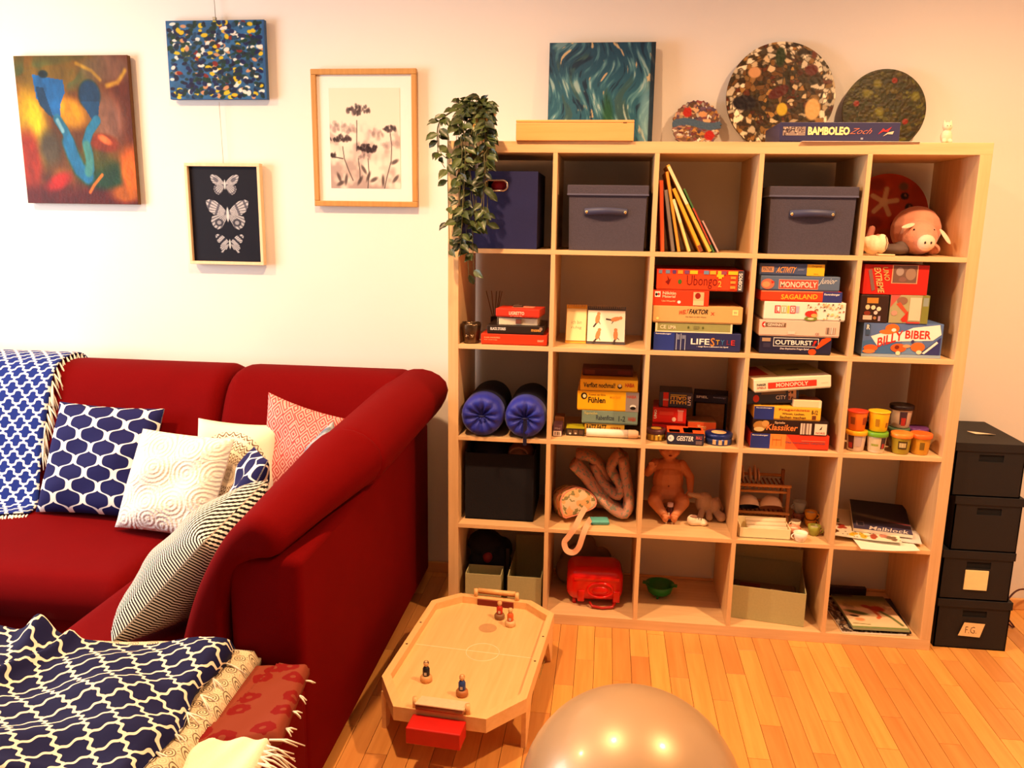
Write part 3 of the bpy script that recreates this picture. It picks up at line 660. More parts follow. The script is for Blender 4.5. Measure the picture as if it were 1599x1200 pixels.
gamebox('flat orange red game box with yellow title and blue end', 1.116, 1.390, 1.2825, 1.3195, .010, .27, (224, 66, 32), [('r', .765, 0, 1, 1, (50, 56, 120)), ('t', 'Ravensburger', .78, .62, .97, .86, WH), ('t', 'SAGALAND', .25, .25, .70, .72, (240, 180, 50), dict(rise=.003)), ('r', .0, .9, .76, 1, (240, 130, 90))])
gamebox('grey blue game box with red banner title and white script', 1.112, 1.379, 1.320, 1.371, .012, .26, (88, 106, 134), [('r', .23, .12, .73, .78, (214, 160, 140)), ('r', .235, .16, .725, .74, (186, 74, 58)), ('t', 'MONOPOLY', .25, .24, .715, .64, (240, 214, 190)), ('t', 'Junior', .75, .40, .95, .92, WH, dict(shear=.5, bold=-.01)), ('e', .09, .45, .085, .36, (200, 110, 84)), ('p', [(.13, .68), (.18, .60), (.14, .46)], RED), ('e', .07, .42, .05, .2, (222, 150, 100))])
gamebox('flat slate blue game box with a yellow label, topmost in its stack', 1.107, 1.326, 1.3715, 1.4135, .022, .20, (72, 84, 118), [('r', .03, .28, .22, .76, (206, 150, 110)), ('t', 'PIATNIK', .05, .36, .20, .66, (70, 70, 90)), ('t', 'ACTIVITY', .27, .24, .56, .76, (236, 158, 84), dict(shear=.3)), ('t', 'junior', .59, .42, .69, .60, (150, 150, 170), dict(shear=.4)), ('r', .73, .04, 1.0, .98, (240, 182, 40)), ('t', 'Original', .80, .72, .95, .88, (150, 100, 20)), ('t', 'Edition', .84, .14, .91, .24, (170, 110, 20))])
# fifth column, second row
gamebox('sky blue game box with orange beavers swimming around a red title', 1.476, 1.742, z1, 1.216, .022, .20, (90, 116, 168), [('r', 0, 0, 1, .09, (150, 170, 186)), ('p', [(0, .1), (.5, .1), (.5, .4), (.22, .55), (0, .45)], (70, 110, 160)), ('p', [(.5, .1), (.8, .1), (.75, .5), (.5, .45)], (110, 140, 180)), ('p', [(.10, .60), (.25, .72), (.5, .75), (.62, .88), (.95, .98), (.98, .7), (.88, .52), (.55, .48), (.3, .45), (.2, .30)], (244, 240, 228)), ('p', [(.72, .1), (.98, .1), (.98, .62)], (52, 54, 112)), ('p', [(.76, .14), (.79, .12), (.95, .45), (.93, .5)], WH),
    ('e', .36, .84, .09, .14, (220, 110, 40)), ('e', .30, .74, .10, .07, (226, 120, 50)), ('e', .38, .80, .03, .05, WH), ('t', 'BILLY', .19, .40, .50, .68, (206, 46, 30), dict(rise=.03)), ('t', 'BIBER', .53, .56, .85, .80, (206, 46, 30)),
    ('e', .11, .26, .09, .10, (224, 100, 44)), ('e', .09, .16, .08, .06, (230, 130, 70)), ('e', .46, .28, .10, .13, (216, 96, 40)), ('e', .46, .13, .03, .06, CRM), ('e', .44, .30, .03, .06, (120, 40, 20)), ('e', .56, .34, .05, .05, (232, 160, 110)), ('e', .70, .32, .09, .14, (224, 110, 46)), ('e', .72, .17, .035, .06, CRM), ('e', .63, .48, .02, .05, (60, 60, 110)), ('r', .03, .64, .08, .96, (60, 84, 120)), ('t', 'R', .035, .80, .075, .94, WH)])
gamebox('small dark brown card game box with pale eggs', 1.457, 1.551, 1.2165, 1.312, .020, .09, (54, 32, 24), [('r', .22, .70, .62, .90, (190, 130, 50)), ('e', .26, .56, .08, .09, (226, 200, 160)), ('e', .46, .55, .08, .08, (236, 214, 176)), ('e', .66, .50, .08, .08, (236, 214, 180)), ('e', .56, .36, .07, .07, (236, 200, 190)), ('e', .26, .34, .12, .08, (130, 50, 30)), ('r', .12, .10, .44, .26, (222, 190, 170)), ('e', .54, .17, .06, .06, (170, 120, 80)), ('r', .66, .06, .74, .24, (170, 150, 170))], lid=False)
gamebox('small green and red picture game box beside the brown egg box', 1.556, 1.684, 1.2165, 1.314, .020, .10, (168, 160, 116), [('p', [(0, .55), (.25, 1), (0, 1)], (190, 90, 80)), ('e', .30, .80, .14, .14, (140, 100, 80)), ('p', [(.15, .68), (.25, .75), (.48, .38), (.42, .32)], (206, 80, 50)), ('p', [(.30, .14), (.48, .44), (.48, .06), (.36, .04)], (206, 50, 34)), ('e', .12, .36, .08, .09, (206, 150, 130)), ('r', .50, .10, .80, .92, (230, 198, 168)), ('r', .82, 0, 1, 1, (128, 128, 56)), ('r', .84, .62, .98, .92, (140, 150, 140)), ('r', .45, 0, .8, .06, (190, 60, 50))], lid=False)
wb_ = gamebox('red box with a clear window, topmost in the last column', 1.459, 1.672, 1.3145, 1.417, .020, .14, (196, 36, 24), [('r', .43, .38, .83, 1, (236, 160, 120)), ('r', .445, .40, .815, .99, (112, 84, 72)), ('e', .55, .78, .06, .14, (160, 140, 130)), ('e', .72, .70, .08, .2, (150, 120, 100)), ('e', .6, .52, .06, .08, (130, 90, 80)), ('p', [(.06, .80), (.11, .86), (.19, .16), (.14, .10)], (130, 96, 90)), ('t', 'EXTREME', .19, .06, .29, .90, (216, 180, 110), dict(turn=270, shear=-.25)), ('t', 'UNO', .30, .46, .385, .92, (200, 160, 90), dict(turn=270, shear=-.25))], lid=False)
# second column, third row
gamebox('small shallow yellow box almost hidden under the teal box', .512, .664, z2, .789, .105, .12, (222, 172, 56), [('t', 'RATZ FATZ', .05, .45, .55, .9, BK), ('t', 'HABA', .66, .35, .92, .75, (150, 40, 20))])
gamebox('teal game box with a red logo at its end', .500, .712, .7895, .8405, .10, .20, (120, 146, 134), [('t', 'Spiele', .04, .66, .28, .90, (190, 190, 130)), ('t', 'Rabenfitze', .26, .30, .58, .68, (60, 74, 86)), ('t', '1-2', .66, .24, .78, .66, (60, 80, 80)), ('t', 'HABA', .83, .30, .97, .62, (176, 66, 56))])
gamebox('deep yellow game box with a round hand emblem and grey end', .481, .713, .841, .9165, .10, .20, (246, 184, 24), [('r', .79, 0, 1, 1, (150, 140, 134)), ('e', .11, .74, .052, .17, BK), ('e', .115, .74, .028, .10, (246, 220, 160)), ('t', 'Kosmos der Sinne', .19, .78, .46, .87, (150, 100, 20)), ('t', 'F\u00fchlen', .18, .40, .46, .70, BK), ('t', 'Mein Spiel', .53, .62, .70, .80, (230, 160, 30)), ('t', 'HABA', .81, .70, .96, .86, (186, 70, 60)), ('e', .91, .28, .05, .10, WH), ('e', .91, .20, .045, .08, BK)])
gamebox('flat bright yellow game box with black comic title', .490, .707, .917, .9625, .10, .20, (246, 186, 34), [('t', 'Verflixt nochmal!', .06, .30, .61, .72, BK, dict(rise=.0)), ('e', .69, .46, .04, .20, BK), ('e', .69, .52, .028, .13, CRM), ('t', 'HABA', .78, .42, .94, .76, (200, 60, 30))])
gamebox('small dark red box lying on the bright yellow game box', .495, .690, .963, .992, .17, .10, (96, 38, 26), [('r', .05, .2, .25, .8, (130, 60, 36)), ('r', .7, .3, .95, .8, (120, 40, 30))])
gamebox('small purple and white box with a barcode in the corner of a compartment', .394, .428, z2, .789, .055, .07, (92, 60, 74), [('r', .05, .04, .95, .48, (236, 214, 200)), ('r', .2, .12, .28, .40, BK), ('r', .36, .12, .40, .40, BK), ('r', .5, .12, .62, .40, BK), ('r', .7, .12, .76, .40, BK), ('t', 'Mini', .2, .62, .8, .8, (170, 150, 160))], lid=False)
gamebox('small black card box with a yellow green top', .443, .513, z2, .773, .075, .075, (50, 40, 36), [('tr', 0, 0, 1, 1, (176, 170, 30)), ('r', .08, .2, .32, .8, (96, 76, 60)), ('r', .4, .2, .62, .8, (110, 84, 64)), ('r', .7, .2, .92, .8, (90, 64, 50)), ('e', .22, .3, .06, .12, WH), ('e', .52, .34, .06, .12, (220, 200, 180))], lid=False)
gamebox('small brown box behind the purple barcode box', .394, .432, z2, .800, .135, .07, (128, 76, 40), [('r', .1, .2, .9, .6, (160, 120, 90))], lid=False)
# third column, third row: small games and tins
gamebox('black card game box with white ghost lettering and an orange picture lid', .819, .952, z2, .789, .012, .105, (38, 40, 62), [('tr', 0, 0, 1, 1, (224, 84, 34)), ('tr', .05, .1, .35, .5, (240, 190, 80)), ('tr', .45, .1, .7, .8, (244, 180, 60)), ('tr', .6, .5, .95, .9, (236, 120, 60)), ('tr', 0, 0, 1, .05, WH), ('e', .10, .55, .085, .28, WH), ('e', .08, .55, .03, .1, (180, 180, 200)), ('t', 'GEISTER', .26, .36, .72, .78, WH, dict(shear=.15)), ('t', 'MAU', .78, .52, .94, .84, (206, 100, 100)), ('r', .78, .10, .95, .42, (110, 90, 90))], yaw=-2)
gamebox('flat red game box at the bottom of a pair', .770, .896, z2, .791, .145, .14, (178, 24, 18), [('tr', 0, 0, 1, 1, (190, 30, 20)), ('e', .1, .4, .03, .1, WH)], yaw=-4)
gamebox('red game box with small print, under the navy card game', .770, .896, .7915, .853, .140, .14, (196, 28, 20), [('t', 'UNO', .04, .3, .12, .86, WH, dict(turn=90)), ('r', .2, .55, .62, .78, (206, 60, 44)), ('e', .64, .30, .06, .14, (236, 214, 190)), ('r', .75, .2, .9, .9, (206, 110, 100)), ('t', 'Karten', .74, .82, .92, .93, (230, 190, 180))], yaw=-4)
gamebox('navy card game box with yellow upside down lettering and a red stripe', .792, .917, .8535, .913, .150, .12, (50, 52, 74), [('r', .12, .04, .28, .98, (196, 36, 26)), ('t', 'AMIGO', .11, .44, .29, .56, (230, 190, 180)), ('t', 'HALLI', .34, .24, .82, .48, (226, 184, 70), dict(turn=180)), ('t', 'GALLI', .34, .52, .82, .76, (226, 184, 70), dict(turn=180)), ('r', .34, .80, .82, .87, (180, 160, 70)), ('t', 'LIVE', .86, .2, .95, .8, WH, dict(turn=90))], yaw=-4)
t_ = thing('open_game_box', 'dark blue open game box leaning upright with cards inside', 'game box', (1.005, .30, z2), (math.radians(12), 0, math.radians(-8)), 'board games on the shelf')
b = B()
b.box(-.065, .065, -.05, -.046, .13, .165, .001); b.box(-.065, -.061, -.05, 0, 0, .165, .001); b.box(.061, .065, -.05, 0, 0, .165, .001); b.box(-.065, .065, -.004, 0, 0, .165, .001); b.box(-.065, .065, -.05, 0, .161, .165, .001); b.box(-.065, .065, -.05, 0, 0, .004, .001)
b.mk('case', P((24, 28, 58), .45), t_); B().box(-.055, .055, -.035, -.006, .006, .12, .002).mk('card_stack', P((140, 96, 60), .6, var=.4, scale=60), t_)
text_part(t_, 'SPIEL', -.055, .148, -.01, .158, -.0506, P(WH)); text_part(t_, 'Ravensburger', .01, .15, .058, .157, -.0506, P((150, 160, 200)))
gamebox('small orange box lying between the ghost card game and the open blue box', .905, 1.012, z2, .800, .150, .10, (220, 86, 40), [('tr', 0, 0, 1, 1, (150, 100, 60)), ('t', 'Memo', .35, .5, .65, .85, (246, 190, 130)), ('r', .3, .1, .7, .45, (244, 170, 90))], yaw=2, lid=False)
def tin(label, x, y, r, h, c, ct, band):
    t = thing('round_tin', label, 'tin', (x, y, z2), (0, 0, 0), 'round tins')
    B().lathe([(r-.002, 0), (r-.001, .002), (r-.001, h*.62)], 30).mk('body', P(c, .3, .4), t)
    B().lathe([(r, h*.6), (r+.001, h*.97), (r-.003, h), (.001, h)], 30, cap=False).mk('lid', P(ct, .3, .4), t)
    b = B(); b.lathe([(r*.55, h+.0006), (.001, h+.0006)], 20, cap=False); b.mk('printed_disc', P(band, .4), t)
    b = B()
    for a in (-115, -90, -65): b.add([((r+.0003)*math.cos(math.radians(a+da)), (r+.0003)*math.sin(math.radians(a+da)), zz) for da, zz in ((-7, h*.1), (7, h*.1), (7, h*.55), (-7, h*.55))], [(0, 1, 2, 3)])
    b.mk('printed_label', P(band, .4), t, fixn=False)
tin('round brown and gold tin at the side of a compartment', .782, .082, .036, .042, (150, 116, 40), (92, 56, 60), (206, 170, 60))
tin('round royal blue tin with pale round emblems', 1.012, .070, .050, .040, (54, 70, 130), (30, 44, 110), (226, 180, 130))
# fourth column, third row
gamebox('red and orange puzzle box with a navy end, at the bottom of its stack', 1.119, 1.396, z2, .800, .020, .27, (212, 58, 32), [('r', 0, 0, .25, 1, RVB), ('t', 'Ravensburger', .02, .82, .22, .93, WH), ('r', .25, 0, .45, 1, (232, 140, 60)), ('p', [(.45, 0), (.62, 0), (.45, 1)], (222, 96, 46)), ('r', .28, .2, .285, .85, (190, 90, 30)), ('r', .33, .2, .335, .7, (190, 90, 30)), ('r', .39, .2, .395, .85, (190, 90, 30)), ('r', .28, .6, .39, .64, (190, 90, 30)), ('t', 'Das verrueckte Labyrinth', .45, .38, .95, .54, (130, 80, 90)), ('r', .65, .60, .95, .63, (244, 150, 110))])
gamebox('black classic games box with gold dice art and a barcode', 1.122, 1.388, .8005, .853, .018, .27, (40, 20, 18), [('e', .10, .55, .09, .34, (176, 126, 60)), ('e', .17, .72, .05, .22, (200, 150, 80)), ('e', .09, .30, .07, .16, (226, 190, 130)), ('t', 'Spiele', .29, .70, .43, .90, (220, 180, 140)), ('t', 'Klassiker', .19, .26, .60, .70, (226, 128, 60), dict(shear=.15)), ('r', .635, .06, .78, .84, (216, 196, 176)), ('r', .66, .06, .67, .84, (120, 96, 84)), ('r', .69, .06, .715, .84, (120, 96, 84)), ('r', .74, .06, .75, .84, (120, 96, 84)), ('r', .82, .06, .98, .84, (232, 214, 190)), ('p', [(.88, .4), (.92, .7), (.91, .45)], BK), ('t', 'NORIS', .84, .12, .96, .26, (176, 60, 50))])
gamebox('yellow puzzle box with a navy end, third in its stack', 1.124, 1.358, .8535, .902, .018, .24, (240, 178, 52), [('r', 0, 0, .30, 1, RVB), ('t', 'Ravensburger', .03, .82, .27, .93, WH), ('t', 'Fragenkiste', .37, .68, .83, .88, (176, 70, 30)), ('t', 'Wissen, Lachen,', .42, .40, .76, .58, (70, 50, 30)), ('t', 'Sachen machen', .39, .14, .78, .34, (70, 50, 30)), ('r', .87, .12, .93, .42, (110, 60, 30)), ('t', '8-12', .86, .5, .95, .84, (70, 50, 30))])
gamebox('small cream roll shaped box on the yellow puzzle box', 1.262, 1.358, .9025, .928, .022, .07, (236, 208, 160), [('tr', 0, .2, 1, 1, (120, 60, 40)), ('r', .9, 0, 1, 1, (240, 220, 180))], lid=False)
gamebox('dark blue game box tilted under the white and red game', 1.100, 1.285, .907, .957, .045, .26, (46, 54, 78), [('e', .18, .42, .06, .28, (196, 56, 40)), ('r', .28, .7, .75, .95, (110, 90, 74)), ('t', 'CITY', .56, .30, .76, .60, (214, 204, 196)), ('r', .80, .25, .95, .95, (206, 150, 110)), ('sp', .8, .3, .95, .9, [(120, 60, 50), (60, 50, 50)], 8, 8, .004)], roll=-4, yaw=3)
gamebox('white game box with a long red title bar lying tilted on top', 1.116, 1.388, .966, 1.0115, .012, .26, (240, 228, 196), [('tr', .02, .3, .27, .95, (200, 50, 36)), ('tr', .36, .2, .98, .97, (186, 190, 140)), ('tr', .37, .24, .38, .97, (60, 70, 40)), ('t', 'PARKER', .03, .52, .15, .70, BK), ('t', 'SPIELE', .03, .28, .15, .46, (190, 120, 100)), ('r', .175, .26, .81, .74, (212, 54, 34)), ('t', 'MONOPOLY', .28, .34, .70, .66, (244, 220, 190)), ('t', 'Das beruehmte Spiel', .87, .40, .96, .50, (206, 190, 160)), ('tr', .58, .5, .75, .62, (90, 100, 60))], roll=-5, yaw=6)
# first column, second row
gamebox('large red hardcover style box at the bottom of the stack by the black cup', .121, .366, z1, 1.135, .016, .24, (216, 56, 22), [('t', 'KLASSE KINDERSPIELE', .05, .60, .29, .74, (240, 160, 110)), ('t', 'fuer unterwegs', .05, .40, .25, .52, (240, 160, 110)), ('t', 'KNIGHT', .86, .36, .95, .56, (244, 190, 150))])
gamebox('black flat game box with white and orange print', .143, .353, 1.1355, 1.167, .020, .20, (40, 28, 22), [('t', 'BLACK STORIES', .06, .45, .33, .78, WH), ('t', 'moses', .78, .38, .95, .66, (230, 160, 70)), ('e', .95, .7, .03, .2, (150, 120, 100))])
t_ = thing('clear_plastic_box', 'clear lidded box of cream cards between the black and the small red box', 'box', (.257, .03, 1.1675), (0, 0, 0))
B().box(-.072, .072, .004, .12, .001, .026, .002).mk('card_block', P((238, 220, 186), .6), t_)
cl = NT('clear_plastic'); cl.out((.95, .9, .85), .08); cl.b.inputs['Transmission Weight'].default_value = .9; cl.b.inputs['Alpha'].default_value = .35
B().box(-.079, .079, 0, .126, 0, .0305, .003).mk('shell', cl.m, t_)
B().box(-.009, .012, -.003, .002, .006, .024, .001).mk('clasp', P((110, 60, 46)), t_)
gamebox('small red card game box topmost of the stack by the reed diffuser', .173, .336, 1.1985, 1.229, .020, .12, (206, 52, 30), [('t', 'LIGRETTO', .31, .30, .66, .70, (244, 214, 180)), ('t', 'rot', .34, .08, .62, .2, (230, 140, 110)), ('tr', .3, .4, .8, .9, (230, 150, 120))], yaw=-6)
t_ = B().box(-.018, .018, -.012, .012, 0, .008, .002).box(-.008, .008, -.008, .008, .008, .011, .002).mk('small_clip', P((70, 46, 30)), None, (.25, .09, 1.2295)); tag(t_, 'tiny dark brown clip lying on the small red card box', 'clip')
# top of the shelf
gamebox('long navy balancing game box with cream title on top of the shelf', 1.142, 1.532, 1.8225, 1.888, .035, .27, (52, 50, 88), [('r', .025, .34, .215, .78, (150, 130, 120)), ('sp', .03, .36, .21, .76, [(60, 50, 60), (200, 180, 160), (90, 70, 70)], 21, 60, .003), ('t', 'BAMBOLEO', .235, .36, .585, .78, (246, 226, 160), dict(bold=.05)), ('t', 'Zoch', .60, .42, .77, .70, (206, 120, 90), dict(shear=.8, bold=-.01)), ('p', [(.82, .40), (.86, .70), (.88, .60), (.93, .78), (.90, .52), (.86, .55)], (206, 50, 50)), ('p', [(.86, .30), (.90, .50), (.95, .56), (.94, .40), (.90, .42)], (220, 190, 160)), ('r', .68, .14, .70, .24, (150, 150, 170))])
p_ = B().box(-.19, .19, -.15, .12, 0, .0016, .0004).mk('paper_sheet', P((226, 206, 184), .7), None, (1.395, .14, 1.8205), (0, 0, math.radians(1))); tag(p_, 'white paper sheet under the long navy game box', 'paper')
t_ = thing('wooden_case', 'long pale wooden box with sliding lid overhanging the shelf top', 'box', (.446, -.012, 1.8205))
B().box(-.203, .203, 0, .16, 0, .060, .002).mk('body', M_BEECHX, t_); B().box(-.203, .203, 0, .16, .0605, .069, .002).mk('lid', M_BEECHX, t_); B().box(.165, .178, -.0006, .001, .058, .062).mk('pencil_mark', P((110, 70, 30)), t_)
# storage boxes of the top row
t_ = thing('storage_box', 'navy blue open storage box with an oval metal grip behind the plant', 'box', (.182, .022, z0), (0, 0, 0), 'storage boxes on the top row')
b = B(); W_, H_, D_ = .276, .272, .33
ov = lambda r1, r2, n=20: [((r1*math.copysign(1, math.cos(a)) if False else 0)+(.022*(1 if math.cos(a) > 0 else -1))+r2*math.cos(a), r2*math.sin(a)) for a in [2*math.pi*(k+.5)/n for k in range(n)]]
hx, hz = -.012, .222; hole = [(hx+p[0], hz+p[1]) for p in ov(0, .016)]
n = len(hole); outer = []; RW, RH = .06, .03
for p in hole:
    dx, dz = p[0]-hx, p[1]-hz; sc = min(RW/abs(dx), RH/abs(dz)); outer.append((hx+dx*sc, hz+dz*sc))
cor = [(hx+RW, hz+RH), (hx-RW, hz+RH), (hx-RW, hz-RH), (hx+RW, hz-RH)]
vs = [(x, 0, z) for x, z in hole]+[(x, 0, z) for x, z in outer]+[(x, 0, z) for x, z in cor]; fs = [(i, (i+1) % n, n+(i+1) % n, n+i) for i in range(n)]
for k, c_ in enumerate(cor):
    for i in range(n):
        a, d = outer[i], outer[(i+1) % n]
        on = lambda p: (abs(p[0]-c_[0]) < 1e-4, abs(p[1]-c_[1]) < 1e-4)
        if any(on(a)) and any(on(d)) and on(a) != on(d) and not all(on(a)) and not all(on(d)): fs.append((n+i, n+(i+1) % n, 2*n+k))
def rect(x0, x1, za, zb_): b.add([(x0, 0, za), (x1, 0, za), (x1, 0, zb_), (x0, 0, zb_)], [(0, 1, 2, 3)])
rect(-W_/2, W_/2, 0, hz-RH); rect(-W_/2, W_/2, hz+RH, H_); rect(-W_/2, hx-RW, hz-RH, hz+RH); rect(hx+RW, W_/2, hz-RH, hz+RH)
b.add(vs, fs); fr_ = b.mk('front_panel', M_NAVY, t_, fixn=False)
b = B(); b.box(-W_/2, -W_/2+.004, .001, D_, 0, H_, .001); b.box(W_/2-.004, W_/2, .001, D_, 0, H_, .001); b.box(-W_/2, W_/2, D_-.004, D_, 0, H_, .001); b.box(-W_/2, W_/2, .001, D_, 0, .004); b.mk('body', M_NAVY, t_)
B().tube([(hx+p[0]*1.08, -.001, hz+p[1]*1.08) for p in ov(0, .017, 28)], .0032, 8, closed=True).mk('grip_ring', P((214, 190, 170), .25, .8), t_)
B().ball((hx+.01, .045, hz-.005), (.035, .03, .028)).mk('red_contents', P((190, 30, 44), .6), t_)
for x0_, x1_, zt_, lab, hxx in ((.426, .711, 1.674, 'dark slate fabric box with lid and strap handle beside the navy open box', -.005), (1.120, 1.415, 1.676, 'dark slate fabric box with lid and strap handle beside the plush pig', .0)):
    xm = (x0_+x1_)/2; w = x1_-x0_; h = zt_-z0
    t_ = thing('storage_box', lab, 'box', (xm, .020, z0), (0, 0, 0), 'storage boxes on the top row')
    b = B(); wl_ = w/2-.006; b.add([(-wl_+.004, .004, 0), (wl_-.004, .004, 0), (wl_-.004, .30, 0), (-wl_+.004, .30, 0), (-wl_, 0, h-.03), (wl_, 0, h-.03), (wl_, .31, h-.03), (-wl_, .31, h-.03)], [(3, 2, 1, 0), (4, 5, 6, 7), (0, 1, 5, 4), (1, 2, 6, 5), (2, 3, 7, 6), (3, 0, 4, 7)]); b.mk('body', M_GREYBLUE, t_)
    lo = B().box(-w/2, w/2, -.006, .318, h-.036, h, .003).mk('lid', M_GREYBLUE, t_)
    B().box(-w/2-.0006, w/2+.0006, -.0068, .3186, h-.036, h-.030, .001).mk('binding', P((84, 84, 110), .7), lo)
    hd = B(); pts = [(-.075+.15*k/16, -.003-.016*math.sin(math.pi*k/16), h-.093+.004*math.sin(math.pi*k/16)) for k in range(17)]; vs = []; fs = []
    for p in pts: vs += [(p[0]+hxx, p[1], p[2]-.012), (p[0]+hxx, p[1], p[2]+.012), (p[0]+hxx, p[1]+.003, p[2]+.012), (p[0]+hxx, p[1]+.003, p[2]-.012)]
    for k in range(16):
        for e in range(4): fs.append((k*4+e, k*4+(e+1) % 4, (k+1)*4+(e+1) % 4, (k+1)*4+e))
    ho = hd.add(vs, fs, 0, True).mk('handle', P((56, 60, 92), .5), t_)
    for sx in (-.068, .068): B().ball((sx+hxx, -.006, h-.093), (.0055, .003, .0055), n=10).mk('rivet', P((230, 210, 160), .2, .9), ho)
# leaning picture books
bk = [((.768, 1.447), (.752, 1.692), .0135, (224, 96, 50), 'orange red'), ((.806, 1.447), (.769, 1.659), .012, (126, 116, 112), 'grey'), ((.826, 1.447), (.770, 1.721), .010, (236, 158, 60), 'amber'), ((.862, 1.447), (.797, 1.627), .010, (240, 214, 130), 'cream and yellow'),
      ((.904, 1.447), (.796, 1.662), .012, (240, 172, 50), 'golden yellow'), ((.934, 1.447), (.772, 1.742), .011, (238, 190, 84), 'pale yellow tallest'), ((.947, 1.447), (.832, 1.663), .006, (74, 120, 66), 'thin green'), ((.962, 1.447), (.902, 1.554), .006, (206, 160, 150), 'short pinkish')]
for (bx, bz), (tx, tz), w, c_, nm in bk:
    L = math.hypot(tx-bx, tz-bz); a = math.degrees(math.atan2(tx-bx, tz-bz))
    t_ = thing('picture_book', '%s picture book leaning among other books in the top row' % nm, 'book', (bx, .03, bz+abs(math.sin(math.radians(a)))*w/2), (0, math.radians(a), 0), 'leaning picture books')
    D_ = .19 if L > .2 else .12
    B().box(-w/2, -w/2+.0018, 0, D_, 0, L, .0005).box(w/2-.0018, w/2, 0, D_, 0, L, .0005).box(-w/2, w/2, 0, .002, 0, L, .0008).mk('cover', P(c_, .45, var=.15, scale=14), t_)
    B().box(-w/2+.0019, w/2-.0019, .0022, D_-.003, .002, L-.003).mk('page_block', P((236, 226, 206), .8), t_)
    if nm in ('pale yellow tallest', 'cream and yellow'): B().box(-w/2*.96, w/2*.96, -.0006, .0002, L*.55, L*.98).mk('spine_print', P((240, 224, 180), .5), t_)
    if nm == 'thin green': B().box(-w/2*.96, w/2*.96, -.0006, .0002, L*.12, L*.70).mk('spine_print', P((170, 60, 40), .5), t_)
    if nm == 'golden yellow': B().box(-w/2*.96, w/2*.96, -.0006, .0002, L*.0, L*.10).mk('spine_print', P((130, 66, 40), .5), t_)
# ------------------------------------------------------------------ pictures on the wall
PB = paint_mat(.5, .3, 80); PFLAT = paint_mat(.6)
M_CANV = P((150, 110, 70), .8)
def f_abstract(U, V):
    n = fbm(U+.2*vnoise(U, V, 4, 4, 3), V, 4, 5, 21); m = fbm(U, V+.2*vnoise(U, V, 3, 3, 9), 5, 4, 31)
    C = np.zeros(U.shape+(3,)); C[:] = (120, 78, 30)
    C = lay(C, sst(V, .75, .98)*.9, (110, 100, 44)); C = lay(C, ell(U, V, .28, .86, .35, .10, 0, .5)*.7, (96, 128, 90))
    C = lay(C, sst(n, .45, .6)*.6, (150, 104, 24)); C = lay(C, sst(U, .68, .9)*sst(V, .3, .5), (112, 52, 26))
    C = lay(C, ell(U, V, .78, .58, .16, .18, 20, .5)*.85, (150, 118, 106)); C = lay(C, ell(U, V, .82, .92, .22, .10, 0, .4)*.7, (134, 112, 100))
    C = lay(C, ell(U, V, .12, .52, .13, .26, 8, .4), (206, 180, 26)); C = lay(C, ell(U, V, .10, .50, .06, .2, 12, .5)*sst(m, .4, .6), (150, 160, 40))
    C = lay(C, ell(U, V, .46, .62, .14, .10, -20, .4), (206, 160, 22)); C = lay(C, ell(U, V, .05, .30, .12, .2, 0, .4), (160, 62, 20))
    C = lay(C, 1-sst(V+.12*n, .10, .28), (104, 22, 14)); C = lay(C, ell(U, V, .72, .20, .22, .10, 0, .4), (40, 84, 60)); C = lay(C, ell(U, V, .62, .30, .2, .08, 0, .5)*.8, (96, 96, 30))
    C = lay(C, ell(U, V, .97, .22, .10, .16, 0, .4), (214, 120, 30)); C = lay(C, ell(U, V, .90, .07, .14, .06, 0, .5), (176, 110, 24)); C = lay(C, ell(U, V, .25, .38, .10, .12, 0, .5), (98, 88, 70))
    C = lay(C, ell(U, V, .74, .42, .13, .06, -8, .3), (140, 66, 26)); C = lay(C, ell(U, V, .75, .44, .06, .025, -25, .4), (214, 130, 80))
    C = lay(C, pline(U, V, [(.55, .95), (.68, .90), (.75, .84)], .012, .8)*.6*sst(m, .3, .5), (206, 170, 60)); C = lay(C, pline(U, V, [(.80, .80), (.90, .82), (.97, .90)], .016, .8)*.8*sst(n, .35, .5), (206, 172, 60))
    C = lay(C, ell(U, V, .30, .15, .12, .05, 20, .5)*.8, (190, 40, 30)); C = lay(C, pline(U, V, [(.58, .08), (.62, .13), (.70, .20)], .012, .6), (206, 130, 50))
    blue = (34, 116, 168); dark = (22, 78, 112)
    C = lay(C, inpoly(U, V, [(.15, .88), (.27, .86), (.42, .84), (.43, .76), (.38, .68), (.37, .60), (.31, .60), (.24, .64), (.17, .72)]), blue)
    C = lay(C, inpoly(U, V, [(.17, .80), (.24, .79), (.27, .70), (.31, .58), (.26, .61), (.19, .68)])*.9, dark); C = lay(C, ell(U, V, .25, .88, .04, .025, 0, .3), (26, 60, 70))
    C = lay(C, ell(U, V, .645, .74, .095, .10, 0, .15), dark); C = lay(C, inpoly(U, V, [(.56, .70), (.73, .70), (.70, .56), (.66, .56)]), (26, 92, 130))
    C = lay(C, pline(U, V, [(.34, .58), (.40, .50), (.44, .42), (.46, .34), (.50, .25), (.56, .20), (.60, .24), (.60, .34), (.58, .42), (.62, .50), (.69, .57)], .035, .2), (52, 134, 166))
    C = lay(C, pline(U, V, [(.42, .42), (.45, .34), (.50, .24), (.57, .19)], .055, .3), (42, 128, 168)); C = lay(C, pline(U, V, [(.58, .40), (.60, .30), (.58, .22)], .035, .4)*.8, (100, 160, 150))
    C = lay(C, pline(U, V, [(.34, .57), (.38, .50)], .016, .5)*.8, (170, 210, 220))
    C = C*(.82+.36*fbm(U, V, 18, 9, 77))[..., None]; return 255*np.clip(C/255, 0, 1)**1.45
